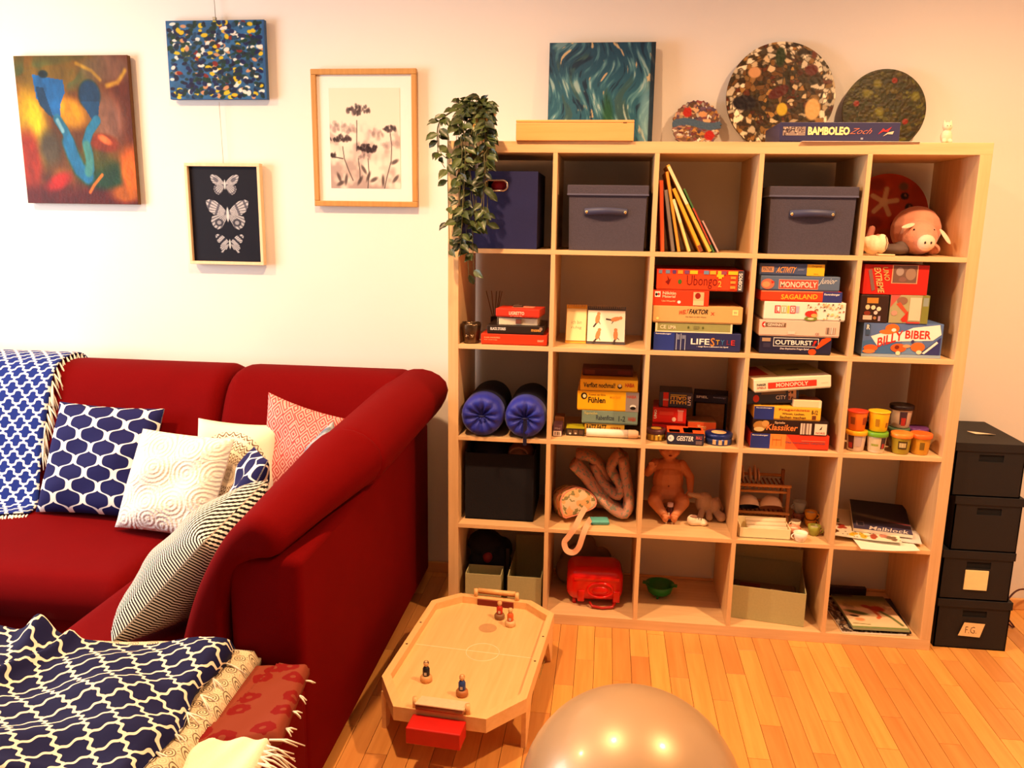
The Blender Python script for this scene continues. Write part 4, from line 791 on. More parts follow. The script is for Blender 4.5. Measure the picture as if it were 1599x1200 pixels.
def f_dots(U, V):
    C = np.zeros(U.shape+(3,)); C[:] = (50, 104, 150); C = C*(.8+.4*fbm(U, V, 9, 7, 5))[..., None]; r = np.random.RandomState(3)
    pal = [(22, 52, 60), (20, 34, 84), (24, 60, 54), (30, 74, 108), (18, 26, 60), (226, 224, 214), (214, 186, 40), (200, 150, 110), (130, 40, 36), (24, 66, 50), (20, 40, 70)]; pr_ = np.array([.17, .13, .13, .10, .10, .10, .09, .06, .02, .06, .04]); pr_ /= pr_.sum()
    for _ in range(620):
        x, y = r.rand(2); c = pal[r.choice(len(pal), p=pr_)]; a = r.uniform(.017, .027)
        m = ell(U, V, .015+x*.955, .02+y*.96, a, a*1.3*r.uniform(.8, 1.3), r.uniform(0, 180), .25); C = lay(C, m*.95, c)
    C = lay(C, sst(U, .975, .985), (48, 92, 140)); return 255*(C/255)**1.15
def f_sea(U, V):
    X = U+.06*np.sin(9*V+6*U)+.05*vnoise(U, V, 5, 4, 8); s = fbm(X, V, 26, 5, 12); g = fbm(X, V*.8, 12, 4, 40)
    C = np.zeros(U.shape+(3,)); C[:] = (40, 92, 112); C = lay(C, sst(V, .45, .95)*.8, (22, 58, 84)); C = lay(C, sst(s, .50, .68)*(1-.6*V), (104, 156, 160)); C = lay(C, sst(g, .56, .7)*.6, (60, 84, 76))
    C = lay(C, sst(s, .66, .75)*(1-V*.75), (190, 206, 196)); C = lay(C, sst(fbm(X, V, 20, 6, 61), .70, .76)*.85, (206, 176, 130)); C = lay(C, 1-sst(s, .22, .36), (18, 44, 66))
    C = lay(C, ell(U, V, .58, .28, .05, .22, 6, .5)*.7, (36, 84, 40)); C = lay(C, ell(U, V, .93, .28, .06, .3, 0, .6)*.6, (150, 196, 206)); C = lay(C, sst(U, .955, .965)*sst(.6+.3*s-V*.2, .3, .5)*.8, (18, 30, 46)); return C
def wing_bfly(C, U, V, cx, cy, s, kind, asp):
    X = np.abs(U-cx)/s; Y = (V-cy)*asp/s; wn = .5+.5*np.sin(np.arctan2(Y-.1, X)*34)
    up_ = inpoly(X, Y, [(.02, .10), (.25, .42), (.55, .66), (.82, .74), (1.0, .66), (.96, .40), (.86, .16), (.66, 0), (.3, -.04), (.02, 0)])
    lw = inpoly(X, Y, [(.02, .04), (.5, -.02), (.74, -.10), (.80, -.34), (.70, -.60), (.5, -.74), (.30, -.66), (.18, -.42), (.04, -.18)] if kind != 2 else [(.02, .04), (.5, .05), (.66, -.06), (.72, -.34), (.60, -.44), (.66, -.62), (.5, -.66), (.40, -.44), (.26, -.42), (.1, -.12)])
    g = np.array((186, 186, 190.)); dk = np.array((70, 70, 84.))
    C = lay(C, up_*(.55+.45*(wn > .35)), g); C = lay(C, lw*(.5+.5*(wn > .4)), g*.95)
    if kind == 1:
        C = lay(C, ell(X, Y, .42, -.40, .2, .19, 0, .1)*lw, (60, 60, 72)); C = lay(C, ell(X, Y, .42, -.40, .10, .10, 0, .2)*lw, (150, 150, 156)); C = lay(C, up_*(np.sin(14*X+5*Y) > .7)*.8, dk)
    if kind == 0:
        C = lay(C, ell(X, Y, .62, .36, .22, .13, 40, .2)*.7*up_, dk); C = lay(C, (np.abs(np.hypot(X-.35, Y+.3)-.36) < .05)*lw*.8, dk)
    if kind == 2: C = lay(C, up_*(np.sin(11*X+11*Y) > .35)*.9, (26, 26, 40))
    return lay(C, ell(X, Y, 0, .0, .06, .36, 0, .2), (206, 206, 206))
def f_bfly(U, V):
    C = np.zeros(U.shape+(3,)); C[:] = (15, 14, 28)
    for (cx, cy, s, k) in ((.51, .815, .21, 0), (.53, .50, .315, 1), (.54, .185, .21, 2)): C = wing_bfly(C, U, V, cx, cy, s, k, 1.46)
    return C
def f_flower(U, V):
    C = np.zeros(U.shape+(3,)); C[:] = (240, 226, 208); n = fbm(U, V, 5, 6, 4); C = lay(C, (1-sst(V, .05, .62))*.55*sst(n, .3, .6), (176, 150, 142)); C = lay(C, sst(n, .5, .7)*(1-sst(V, .5, .7))*.5, (150, 128, 124))
    r = np.random.RandomState(9)
    def umbel(C, cx, cy, rx, ry, k, col, al, s=.022):
        for _ in range(k):
            a = r.uniform(0, 6.28); q = math.sqrt(r.rand()); C = lay(C, ell(U, V, cx+rx*q*math.cos(a), cy+ry*q*math.sin(a)*(.9 if math.sin(a) > 0 else .7), s*r.uniform(.6, 1.3), s*.8*r.uniform(.5, 1.2), r.uniform(0, 180), .4)*al*r.uniform(.6, 1), np.array(col)*r.uniform(.7, 1.5))
        return C
    for cx, cy in ((.1, .62), (.28, .60), (.66, .55), (.85, .45), (.45, .42)): C = umbel(C, cx, cy, .12, .05, 22, (150, 130, 126), .45, .03)
    dk = (54, 44, 46)
    for pts in ([(.39, .68), (.385, .5), (.38, .38)], [(.86, .56), (.88, .44), (.87, .28), (.80, .10), (.77, 0)], [(.54, .30), (.55, .15), (.53, 0)], [(.18, .42), (.20, .30), (.26, .18), (.32, .08)], [(.40, .30), (.42, .18), (.42, .08)], [(.02, .32), (.10, .31), (.18, .30)]): C = lay(C, pline(U, V, pts, .006, .6)*.85, dk)
    C = umbel(C, .42, .78, .17, .055, 44, (70, 58, 60), .8); C = umbel(C, .86, .60, .09, .035, 22, (70, 58, 60), .85); C = umbel(C, .15, .50, .15, .035, 32, (56, 44, 46), .85); C = umbel(C, .53, .40, .16, .05, 50, (44, 32, 36), .9); C = umbel(C, .50, .33, .10, .05, 20, (150, 130, 126), .7)
    C = umbel(C, .05, .33, .04, .03, 10, dk, .8)
    for cx, cy, a in ((.12, .11, 120), (.22, .09, 80), (.48, .19, 130), (.92, .27, 20), (.93, .10, 40), (.75, .08, 90), (.62, .09, 20), (.54, .12, 60), (.42, .08, 50), (.14, .05, 20)): C = lay(C, ell(U, V, cx, cy, .055, .02, a, .5)*.8, (70, 58, 58))
    return C
def canvas(name, label, xc, zb, w, h, y, fn, nx, ny, tilt=0, t_=.022, side=(110, 84, 40)):
    t = thing(name, label, 'painting', (xc, y, zb), (math.radians(tilt), 0, 0))
    B().box(-w/2, w/2, 0, t_, 0, h, .001).mk('canvas', P(side, .7, var=.3, scale=12), t)
    grid_cols('painted_front', fn, nx, ny, w-.002, h-.002, PB, t, T(0, -.0008, .001)); return t
canvas('abstract_painting', 'abstract painting with two blue bulb shapes on ochre and dark red', -1.660, 1.590, .505, .598, .378, f_abstract, 170, 200, side=(104, 66, 28))
dt = canvas('dotted_painting', 'small blue painting covered with coloured dots', -1.024, 2.014, .415, .302, .376, f_dots, 220, 160, side=(52, 92, 140))
canvas('sea_painting', 'square sea green and teal brushed painting standing on the shelf', .526, 1.8215, .402, .395, .335, f_sea, 170, 160, -4.0, .018, (16, 26, 40))
B().box(-.006, .006, -.002, .012, .302, .314, .001).tube([(0, .012, .31), (-.006, .012, .7)], .0012, 6).mk('hanging_wire', P((150, 146, 130), .4, .5), dt)
def framed(name, label, xc, zb, w, h, y, fw_, fd, mat, mount, fn, nx, ny, pw, ph, pz, round_=False):
    t = thing(name, label, 'picture', (xc, y, zb)); fr = None
    for (x0, x1, za, zb_) in ((-w/2, w/2, 0, fw_), (-w/2, w/2, h-fw_, h), (-w/2, -w/2+fw_, fw_, h-fw_), (w/2-fw_, w/2, fw_, h-fw_)): B().box(x0, x1, 0, fd, za, zb_, .003 if round_ else .0015).mk('frame_rail', mat, t)
    B().box(-w/2+fw_, w/2-fw_, fd*.55, fd-.001, fw_, h-fw_).mk('mount', mount, t)
    grid_cols('print', fn, nx, ny, pw, ph, PFLAT, t, T(0, fd*.55-.0012, pz))
    g_ = NT('picture_glass'); g_.out((0, 0, 0), .03); g_.b.inputs['Alpha'].default_value = .05
    B().add([(-w/2+fw_, fd*.3, fw_), (w/2-fw_, fd*.3, fw_), (w/2-fw_, fd*.3, h-fw_), (-w/2+fw_, fd*.3, h-fw_)], [(0, 1, 2, 3)]).mk('glass', g_.m, t); return t
bf = framed('butterfly_picture', 'pale framed dark print with three white butterflies', -1.025, 1.346, .328, .416, .370, .013, .030, M_FRAME, P((15, 14, 28)), f_bfly, 190, 260, .298, .388, .014)
B().tube([(0, .02, .415), (-.004, .02, .66)], .0009, 6).mk('hanging_wire', P((190, 170, 140), .4, .5), bf)
framed('flower_picture', 'gold framed ink wash print of umbel flowers in a wide white mount', -.418, 1.594, .434, .536, .378, .022, .022, M_GOLD, P((244, 240, 232), .8, var=.02), f_flower, 150, 200, .292, .391, .073, True)
# ------------------------------------------------------------------ round mosaics on the shelf
def mosaic(kind):
    def fn(U, V):
        r = np.random.RandomState(kind+50); N_ = 520 if kind != 0 else 260; pts = r.rand(N_, 2); best = np.full(U.shape, 9.); sec = best.copy(); idx = np.zeros(U.shape, int)
        for k in range(N_):
            d = np.hypot((U-pts[k, 0])*(1+.5*math.sin(k)), V-pts[k, 1]); new = d < best; sec = np.where(new, best, np.minimum(sec, d)); idx[new] = k; best = np.where(new, d, best)
        pal = {0: [(150, 110, 100), (196, 160, 120), (120, 60, 60), (90, 70, 90), (206, 196, 180), (170, 120, 60), (110, 80, 60)], 1: [(74, 46, 18), (96, 62, 26), (140, 98, 48), (52, 34, 16), (186, 160, 120), (86, 38, 18), (150, 108, 52), (60, 44, 18), (44, 34, 14)], 2: [(50, 48, 16), (62, 56, 18), (70, 60, 20), (44, 44, 18), (84, 80, 24), (58, 46, 16)]}[kind]
        CC_ = np.array([pal[r.randint(len(pal))] for _ in range(N_)], float)
        if kind == 1:
            eg = np.hypot(pts[:, 0]-.5, pts[:, 1]-.5) > .36; pk = eg & (r.rand(N_) < .40); CC_[pk] = (222, 204, 170)
        C = CC_[idx]*(.8+.4*r.rand(N_))[idx][..., None]
        C = lay(C, (1-sst(sec-best, .002, .008))*(.8 if kind == 1 else .5), (40, 28, 12) if kind else (70, 50, 46)); q = lambda x, y, a, b_, c, ang=0: ell(U, V, x, y, a, b_, ang, .2)
        if kind == 0:
            C = lay(C, sst(.09-np.abs(V-.52-.05*np.sin(6*U)+.0), 0, .03), (70, 94, 120)); C = lay(C, ell(U, V, .30, .76, .09, .10), (176, 40, 30)); C = lay(C, ell(U, V, .78, .28, .10, .10), (176, 34, 28)); C = lay(C, ell(U, V, .62, .72, .09, .06), (206, 150, 100))
        if kind == 1:
            C = lay(C, ell(U, V, .48, .86, .045, .09), (36, 50, 20)); C = lay(C, ell(U, V, .17, .44, .11, .07), (26, 18, 24)); C = lay(C, ell(U, V, .48, .54, .10, .05, 30), (84, 24, 18)); C = lay(C, ell(U, V, .77, .74, .06, .05), (90, 26, 18)); C = lay(C, ell(U, V, .80, .38, .07, .10), (222, 170, 100)); C = lay(C, ell(U, V, .25, .72, .06, .05), (206, 150, 100)); C = lay(C, ell(U, V, .52, .38, .05, .06), (206, 170, 40))
        if kind == 2:
            for x, y in ((.16, .58), (.60, .86), (.76, .36), (.35, .3)): C = lay(C, ell(U, V, x, y, .035, .035), (130, 36, 20))
            for x, y in ((.28, .70), (.45, .48), (.86, .66), (.4, .82)): C = lay(C, ell(U, V, x, y, .05, .05, 0, .5)*.7, (130, 124, 40))
        return C
    return fn
def disc(label, xc, r, y, kind, n, tilt, rough_edge=0, name='mosaic_disc'):
    t = thing(name, label, 'mosaic disc', (xc, y, 1.8215), (math.radians(tilt), 0, 0), 'round mosaics on the shelf top')
    N_ = 72; rad = [r*(1-(rough_edge*abs(math.sin(k*1.9))*.06)) for k in range(N_)]
    out = [(rad[k]*math.cos(2*math.pi*k/N_), r+rad[k]*math.sin(2*math.pi*k/N_)) for k in range(N_)]
    B().prism(out, .0015, .012).mk('backing', P((84, 62, 30), .7), t)
    # painted tile face: polar sheet
    nr, na = n, n*3; rr = np.linspace(0, 1, nr+1)[:, None]; aa = np.linspace(0, 2*np.pi, na+1)[None, :]
    U = .5+.5*rr*np.cos(aa); V = .5+.5*rr*np.sin(aa); C = np.clip(mosaic(kind)(U, V), 0, 255)/255; Lc = np.where(C <= .04045, C/12.92, ((C+.055)/1.055)**2.4)
    h_ = vnoise(U, V, 40, 40, 7)*.0008
    lim = r*(1-rough_edge*.06*np.abs(np.sin(np.round(aa/(2*np.pi)*N_)*1.9)))+0*rr
    vs = np.stack([(U-.5)*2*lim, -h_, r+(V-.5)*2*lim], -1).reshape(-1, 3); idx = np.arange((nr+1)*(na+1)).reshape(nr+1, na+1)
    fs = np.stack([idx[:-1, :-1], idx[1:, :-1], idx[1:, 1:], idx[:-1, 1:]], -1).reshape(-1, 4)
    me = bpy.data.meshes.new('face'); me.from_pydata(vs.tolist(), [], fs.tolist()); at = me.color_attributes.new('Paint', 'FLOAT_COLOR', 'POINT')
    at.data.foreach_set('color', np.concatenate([Lc.reshape(-1, 3), np.ones((Lc.size//3, 1))], 1).astype(np.float32).ravel()); me.materials.append(paint_mat(.42, .08, 120)); link('mosaic_face', me, t)
disc('small ragged edged round mosaic with red and blue patches', .893, .094, .350, 0, 50, -6, 1)
disc('large round brown and gold mosaic disc', 1.196, .198, .340, 1, 80, -6)
disc('medium round dark olive green mosaic disc', 1.573, .148, .345, 2, 60, -6)
# small white cat figurine
t_ = thing('cat_figurine', 'small cream cat figurine standing at the end of the shelf top', 'figurine', (1.690, .06, 1.8208))
def bcat(b): b.ball((0, 0, .024), (.019, .015, .024)); b.ball((0, -.002, .056), (.016, .013, .015)); b.lathe([(.006, 0), (.0005, .018)], 8, M=T(-.010, 0, .062)); b.lathe([(.006, 0), (.0005, .018)], 8, M=T(.010, 0, .062)); b.ball((-.010, -.010, .008), .008); b.ball((.010, -.010, .008), .008)
link('body', blobmesh(bcat, P((226, 208, 180), .5), .002, 2), t_)
bmk = B(); [bmk.ball((sx, -.0145, .058), .0013, n=8) for sx in (-.005, .005)]; stuff(bmk.mk('eyes', M_BLACK, t_))

# ------------------------------------------------------------------ hanging plant
pl = thing('potted_trailing_plant', 'green trailing plant in a golden pot hanging over the shelf corner', 'plant', (.110, .075, 1.8208))
B().lathe([(.034, 0), (.040, .004), (.050, .098), (.047, .098), (.038, .01)], 28, cap=False).lathe([(.046, .085), (.001, .085)], 20, cap=False).mk('pot', P((196, 140, 66), .3, .75), pl)
lm = NT('leaf_green'); oi = lm.n('ShaderNodeObjectInfo'); lm.out(lm.mix(oi.outputs['Random'], s2l((26, 36, 14)), s2l((72, 86, 36))), .42); M_LEAF = lm.m
M_STEM = P((96, 88, 44), .7)
lb = B(); prof_ = [(0, 0), (.25, .35), (.5, .46), (.75, .3), (1, 0)]; vs = [(0, 0, 0)]; L_ = .044
for a, w in prof_[1:-1]: vs += [(-w*L_*.62, a*L_, .004*math.sin(a*3)+.003), (0, a*L_, -.002*a), (w*L_*.62, a*L_, .004*math.sin(a*3)+.003)]
vs.append((0, L_, -.006))
fs = [(0, 2, 1), (0, 3, 2), (1, 2, 5, 4), (2, 3, 6, 5), (4, 5, 8, 7), (5, 6, 9, 8), (7, 8, 10), (8, 9, 10)]; lb.add(vs, fs, 0, True); leaf_me = lb.mesh(M_LEAF, False)
rn = random.Random(42); stems = B(); nodes = []
for k in range(30):
    up_short = k < 8; p = Vector((rn.uniform(-.03, .02), rn.uniform(-.03, .01), .092))
    if up_short: end = Vector((rn.uniform(-.085, .095), rn.uniform(-.06, .05), rn.uniform(.09, .15))); pts = [p, p.lerp(end, .5)+Vector((0, 0, .03)), end]
    else:
        if k < 11: xx, zz = rn.uniform(-.14, -.10), -rn.uniform(.03, .12)
        elif k < 15: xx, zz = rn.uniform(.03, .062), -rn.uniform(.02, .20)
        elif k < 28: xx, zz = -.092+.142*(k-15)/12+rn.uniform(-.012, .012), -rn.uniform(.28, .41)
        else: xx, zz = rn.uniform(-.06, -.02), -rn.uniform(.45, .50)
        yf = -.098-rn.uniform(0, .055); pts = [p, Vector((p.x*.6+xx*.4, -.06, .115)), Vector((xx, yf, .06)), Vector((xx+rn.uniform(-.015, .015), yf, -.06 if zz < -.1 else zz*.5)), Vector((xx+rn.uniform(-.02, .02), yf-.004, zz))]
    q = catmull([tuple(v) for v in pts], 26, False); stems.tube(q, .0013, 5)
    m = int(np.linalg.norm(np.diff(q, axis=0), axis=1).sum()/.040)+2
    for i in range(m):
        for sd in (-1, 1):
            f = min(max((i+.6+.25*sd)/m*25, 0), 24.9); j = min(int(f), 24)
            nodes.append((Vector(q[j])+(Vector(q[j+1])-Vector(q[j]))*(f-j), (Vector(q[j+1])-Vector(q[j])).normalized(), sd))
rn.shuffle(nodes)
for pos, tan, sd in nodes[:298]:
    d = (tan*.55+Vector((sd*rn.uniform(.3, 1), rn.uniform(-.8, .1), rn.uniform(-.2, .3)))).normalized()
    if pos.z < .0 and pos.y+d.y*.03 > -.082: d.y = -abs(d.y)*.5-.05; d.normalize()
    nrm = Vector((rn.uniform(-.3, .3), -1, rn.uniform(.1, .9))); nrm = (nrm-d*nrm.dot(d)).normalized(); xa = d.cross(nrm)
    Mx = Matrix((xa, d, nrm)).transposed().to_4x4(); Mx.translation = pos; s_ = rn.uniform(.75, 1.2)
    o = link('leaf', leaf_me, pl); o.matrix_local = Mx @ Matrix.Diagonal((s_, s_, s_, 1))
stuff(stems.mk('vines', M_STEM, pl))

# ------------------------------------------------------------------ top right cell: plush pig, red plate, small animals
def fplate(U, V):
    C = np.zeros(U.shape+(3,)); C[:] = (176, 62, 22); C = C*(.85+.3*fbm(U, V, 6, 6, 2))[..., None]
    C = lay(C, ell(U, V, .35, .86, .10, .08, 0, .4)*.6, (110, 34, 16)); C = lay(C, ell(U, V, .34, .38, .10, .08, 0, .3)*.7, (120, 34, 14)); C = lay(C, ell(U, V, .5, .22, .10, .08, 0, .3)*.6, (130, 70, 30)); C = lay(C, ell(U, V, .14, .30, .12, .08, 30, .4), (200, 130, 40)); C = lay(C, ell(U, V, .24, .16, .08, .07, 0, .4), (120, 130, 40)); C = lay(C, ell(U, V, .68, .84, .06, .05, 0, .4), (110, 80, 60))
    for x, y in ((.70, .72), (.76, .58), (.14, .46), (.60, .36), (.35, .06), (.78, .30)): C = lay(C, ell(U, V, x, y, .05, .045), (40, 18, 20)); C = lay(C, ell(U, V, x+.01, y+.01, .015, .015), (150, 90, 60))
    for k in range(5):
        a = math.radians(80+72*k); C = lay(C, pline(U, V, [(.45, .64), (.45+.16*math.cos(a), .64+.17*math.sin(a))], .03, .3), (214, 180, 140))
    C = lay(C, ell(U, V, .45, .64, .055, .055), (220, 190, 150)); C = lay(C, pline(U, V, [(.78, .40), (.9, .46)], .015), (60, 30, 20)); C = lay(C, ell(U, V, .8, .40, .04, .03), (206, 190, 160)); return C
t_ = thing('decorated_plate', 'rust red plate with a starfish and dark dots leaning at the back', 'plate', (1.612, .315, z0), (math.radians(-7), 0, 0))
R_ = .148; B().lathe([(.001, .012), (R_*.7, .012), (R_*.98, .0), (R_, .001), (R_*.72, .016), (.001, .016)], 48, cap=False, M=T(0, .012, R_) @ RX(90)).mk('dish', P((150, 54, 24), .4), t_)
nr, na = 40, 110; rr = np.linspace(0, 1, nr+1)[:, None]; aa = np.linspace(0, 2*np.pi, na+1)[None, :]; U = .5+.5*rr*np.cos(aa); V = .5+.5*rr*np.sin(aa); C = np.clip(fplate(U, V), 0, 255)/255; Lc = np.where(C <= .04045, C/12.92, ((C+.055)/1.055)**2.4)
vs = np.stack([(U-.5)*2*R_*.99, -.0055+0*U, R_+(V-.5)*2*R_*.99], -1).reshape(-1, 3); idx = np.arange((nr+1)*(na+1)).reshape(nr+1, na+1); fs = np.stack([idx[:-1, :-1], idx[1:, :-1], idx[1:, 1:], idx[:-1, 1:]], -1).reshape(-1, 4)
me = bpy.data.meshes.new('face'); me.from_pydata(vs.tolist(), [], fs.tolist()); at = me.color_attributes.new('Paint', 'FLOAT_COLOR', 'POINT'); at.data.foreach_set('color', np.concatenate([Lc.reshape(-1, 3), np.ones((Lc.size//3, 1))], 1).astype(np.float32).ravel()); me.materials.append(paint_mat(.3, .1)); link('painted_face', me, t_)
M_PIG = P((206, 138, 112), .9, bump=.4, scale=260, sheen=.3); M_PIGL = P((236, 196, 170), .9, bump=.3, scale=260)
t_ = thing('plush_pig', 'pink plush pig lying on its belly with its snout forward', 'soft toy', (1.665, .17, z0))
def bpig(b):
    b.ball((.015, .045, .088), (.085, .088, .086)); b.ball((-.005, -.045, .062), (.062, .075, .060)); cap(b, (-.006, -.08, .05), (-.004, -.112, .046), .040, .031); b.ball((.06, .0, .022), (.026, .05, .022)); b.ball((-.05, .0, .02), (.024, .04, .02)); b.ball((.07, .09, .03), (.03, .04, .03))
link('body', blobmesh(bpig, M_PIG, .0045, 4), t_)
B().ball((-.006, -.128, .046), (.030, .018, .028)).mk('snout', M_PIGL, t_)
for sx in (-1, 1): B().ball((-.006+sx*.010, -.1455, .047), (.0032, .002, .0045), n=8).mk('nostril', M_BLACK, t_); B().ball((-.006+sx*.033, -.095, .090), .0035, n=8).mk('eye', M_BLACK, t_)
def ear(sx, pts, nm):
    vs = [Vector(p) for p in pts]; b = B(); n = len(vs); b.add(vs+[v+Vector((0, .006, .003)) for v in vs], [tuple(range(n)), tuple(reversed(range(n, 2*n)))]+[(i, n+i, n+(i+1) % n, (i+1) % n) for i in range(n)], 0, True); o = b.mk('ear', M_PIGL, t_); m_ = o.modifiers.new('s', 'SUBSURF'); m_.levels = m_.render_levels = 2
ear(-1, [(-.025, -.075, .112), (-.050, -.085, .112), (-.082, -.10, .100), (-.088, -.105, .092), (-.065, -.10, .090), (-.035, -.09, .100)], 'l'); ear(1, [(.045, -.08, .098), (.062, -.085, .090), (.085, -.10, .055), (.088, -.105, .036), (.074, -.105, .040), (.052, -.095, .075)], 'r')
t_ = thing('plush_goose', 'small white plush bird with a flat beak beside the pig', 'soft toy', (1.497, .060, z0))
def bgo(b): b.ball((-.008, 0, .036), (.032, .03, .034)); b.ball((.018, -.008, .040), (.022, .022, .034)); b.ball((-.028, .0, .045), (.016, .02, .02))
link('body', blobmesh(bgo, P((240, 218, 182), .85, bump=.3, scale=200), .003, 3), t_)
B().tube([(.026, -.022, .068), (.030, -.03, .045), (.026, -.032, .02)], .0012, 6).mk('seam', P((110, 70, 50)), t_); B().box(.0, .055, -.05, -.02, .0005, .006, .0025).mk('beak', P((230, 190, 140)), t_)
t_ = thing('soft_rattle', 'pinkish knotted cloth toy behind the white plush bird', 'soft toy', (1.515, .19, z0))
def brt(b): cap(b, (-.03, 0, .016), (.03, 0, .06), .016, .013); cap(b, (-.04, 0, .066), (-.03, 0, .018), .012, .014); cap(b, (.02, .01, .05), (.055, .0, .035), .013, .016); cap(b, (.0, .01, .05), (.012, .02, .09), .013, .012); b.ball((-.03, 0, .014), .014)
link('body', blobmesh(brt, P((176, 110, 92), .9), .003, 3), t_)
t_ = B().ball((0, 0, .020), (.050, .045, .020)).ball((.03, .01, .026), (.03, .03, .024)).mk('dark_pouch', P((92, 74, 68), .8), None, (1.575, .105, z0)); tag(t_, 'dark grey flat pouch lying between the plush bird and the pig', 'pouch')

# ------------------------------------------------------------------ second row: cup, diffuser, flip calendars
t_ = thing('candle_cup', 'crumpled dark metal candle cup in the corner of the shelf', 'cup', (.079, .045, z1))
vs = []; fs = []; N_ = 36; pr_ = [(.026, 0), (.029, .004), (.033, .04), (.036, .068), (.034, .0775), (.031, .074), (.028, .03), (.001, .025)]; rc = random.Random(3); jit = [[rc.uniform(-.0025, .0025) for _ in range(N_)] for _ in pr_]
for i, (r, z) in enumerate(pr_):
    for k in range(N_): a = 2*math.pi*k/N_; r_ = max(.0005, r+(jit[i][k] if 0 < i < 7 else 0)); vs.append((r_*math.cos(a), r_*math.sin(a), z+(jit[i][(k*3) % N_]*.7 if 2 < i < 6 else 0)))
for i in range(len(pr_)-1):
    for k in range(N_): fs.append((i*N_+k, i*N_+(k+1) % N_, (i+1)*N_+(k+1) % N_, (i+1)*N_+k))
fs.append(tuple(reversed(range(N_)))); B().add(vs, fs, 0, True).mk('cup', P((96, 78, 60), .28, .85, var=.5, scale=60), t_)
bs = B(); 
for k in range(14): a = rc.uniform(-2.0, -1.1); z_ = rc.uniform(.026, .034); bs.ball((.0345*math.cos(a), .0345*math.sin(a), z_), .0016, n=6)
stuff(bs.mk('sparkles', P((226, 206, 170), .2, .6), t_))
t_ = thing('reed_diffuser', 'reed diffuser with black collar and five brown sticks', 'diffuser', (.137, .27, z1))
B().lathe([(.022, 0), (.024, .003), (.024, .040), (.014, .048)], 24).mk('bottle', P((110, 90, 78), .15), t_); B().lathe([(.017, .046), (.017, .074), (.010, .075)], 20).mk('collar', M_BLACK, t_)
for x, y in ((-.036, .0), (-.016, .01), (.006, -.005), (.018, .012), (.028, .0)): B().cyl((x*.15, y*.2, .06), (x, y, .176), .0016, n=6).mk('reed', P((120, 72, 40), .8), t_)
def flipcal(name, label, x0, x1, h, header, page, yy):
    t = thing(name, label, 'calendar', ((x0+x1)/2, yy, z1)); w = x1-x0; d = .055
    B().add([(-w/2, 0, 0), (w/2, 0, 0), (w/2, d, h), (-w/2, d, h), (-w/2, .003, 0), (w/2, .003, 0), (w/2, d+.003, h), (-w/2, d+.003, h), (-w/2, 2*d, 0), (w/2, 2*d, 0), (-w/2, 2*d+.003, 0), (w/2, 2*d+.003, 0)], [(0, 1, 2, 3), (4, 7, 6, 5), (0, 4, 5, 1), (1, 5, 6, 2), (0, 3, 7, 4), (3, 2, 9, 8), (7, 10, 11, 6), (8, 9, 11, 10), (2, 6, 11, 9), (3, 8, 10, 7)]).mk('stand', P(header, .6), t)
    an = math.atan2(d, h); Mx = T(0, -.0015, 0) @ Matrix.Rotation(-an, 4, 'X'); hh = math.hypot(d, h)
    B().box(-w/2+.002, w/2-.002, -.002, 0, .010, hh-.016, M=Mx).mk('page', P(page, .7, var=.02), t)
    rg = B(); n_ = int(w/.0075)
    for k in range(n_): x = -w/2+.008+(w-.016)*k/(n_-1); rg.tube([(x, d+.0015+.006*math.cos(a), h-.003+.007*math.sin(a)) for a in [q*math.pi/4 for q in range(8)]], .0009, 4, closed=True)
    stuff(rg.mk('spiral_binding', P((196, 170, 140), .3, .7), t)); return t, Mx
t_, Mx = flipcal('flip_calendar', 'narrow yellow flip calendar with handwriting on its page', .428, .506, .140, (240, 176, 60), (250, 232, 180), .115)
for tx, z_ in (('ich bin', .075), ('ruhig', .053)): text_part(t_, tx, -.018, z_, .020, z_+.014, -.0026, P((120, 100, 70)), bold=-.015, M=Mx)
t_, Mx = flipcal('flip_calendar', 'wider white flip calendar with four drawn orange foxes', .508, .652, .136, (84, 80, 88), (248, 244, 232), .112)
for fx, fz, a, lying in ((-.033, .098, 80, 0), (.034, .098, 15, 1), (-.030, .036, 75, 0), (.036, .036, 90, 0)):
    b = B(); Q = Mx @ T(fx, -.0028, fz) @ Matrix.Rotation(-math.radians(a), 4, 'Y')
    b.add([(.020*math.cos(k*.524), 0, .0085*math.sin(k*.524)) for k in range(12)], [tuple(range(12))], 0, M=Q); b.add([(.020+.007*math.cos(k*1.047), -.0002, .007*math.sin(k*1.047)) for k in range(6)], [tuple(range(6))], 0, M=Q)
    b.add([(-.016, 0, .004), (-.034, 0, .012), (-.036, 0, .006), (-.018, 0, -.002)], [(0, 1, 2, 3)], 1, M=Q); b.add([(-.012, 0, -.006), (-.020, 0, -.014), (-.018, 0, -.015), (-.008, 0, -.007)], [(0, 1, 2, 3)], 1, M=Q)
    b.mk('fox_drawing', [P((206, 140, 90), .7), P((70, 60, 60), .7)], t_, fixn=False)
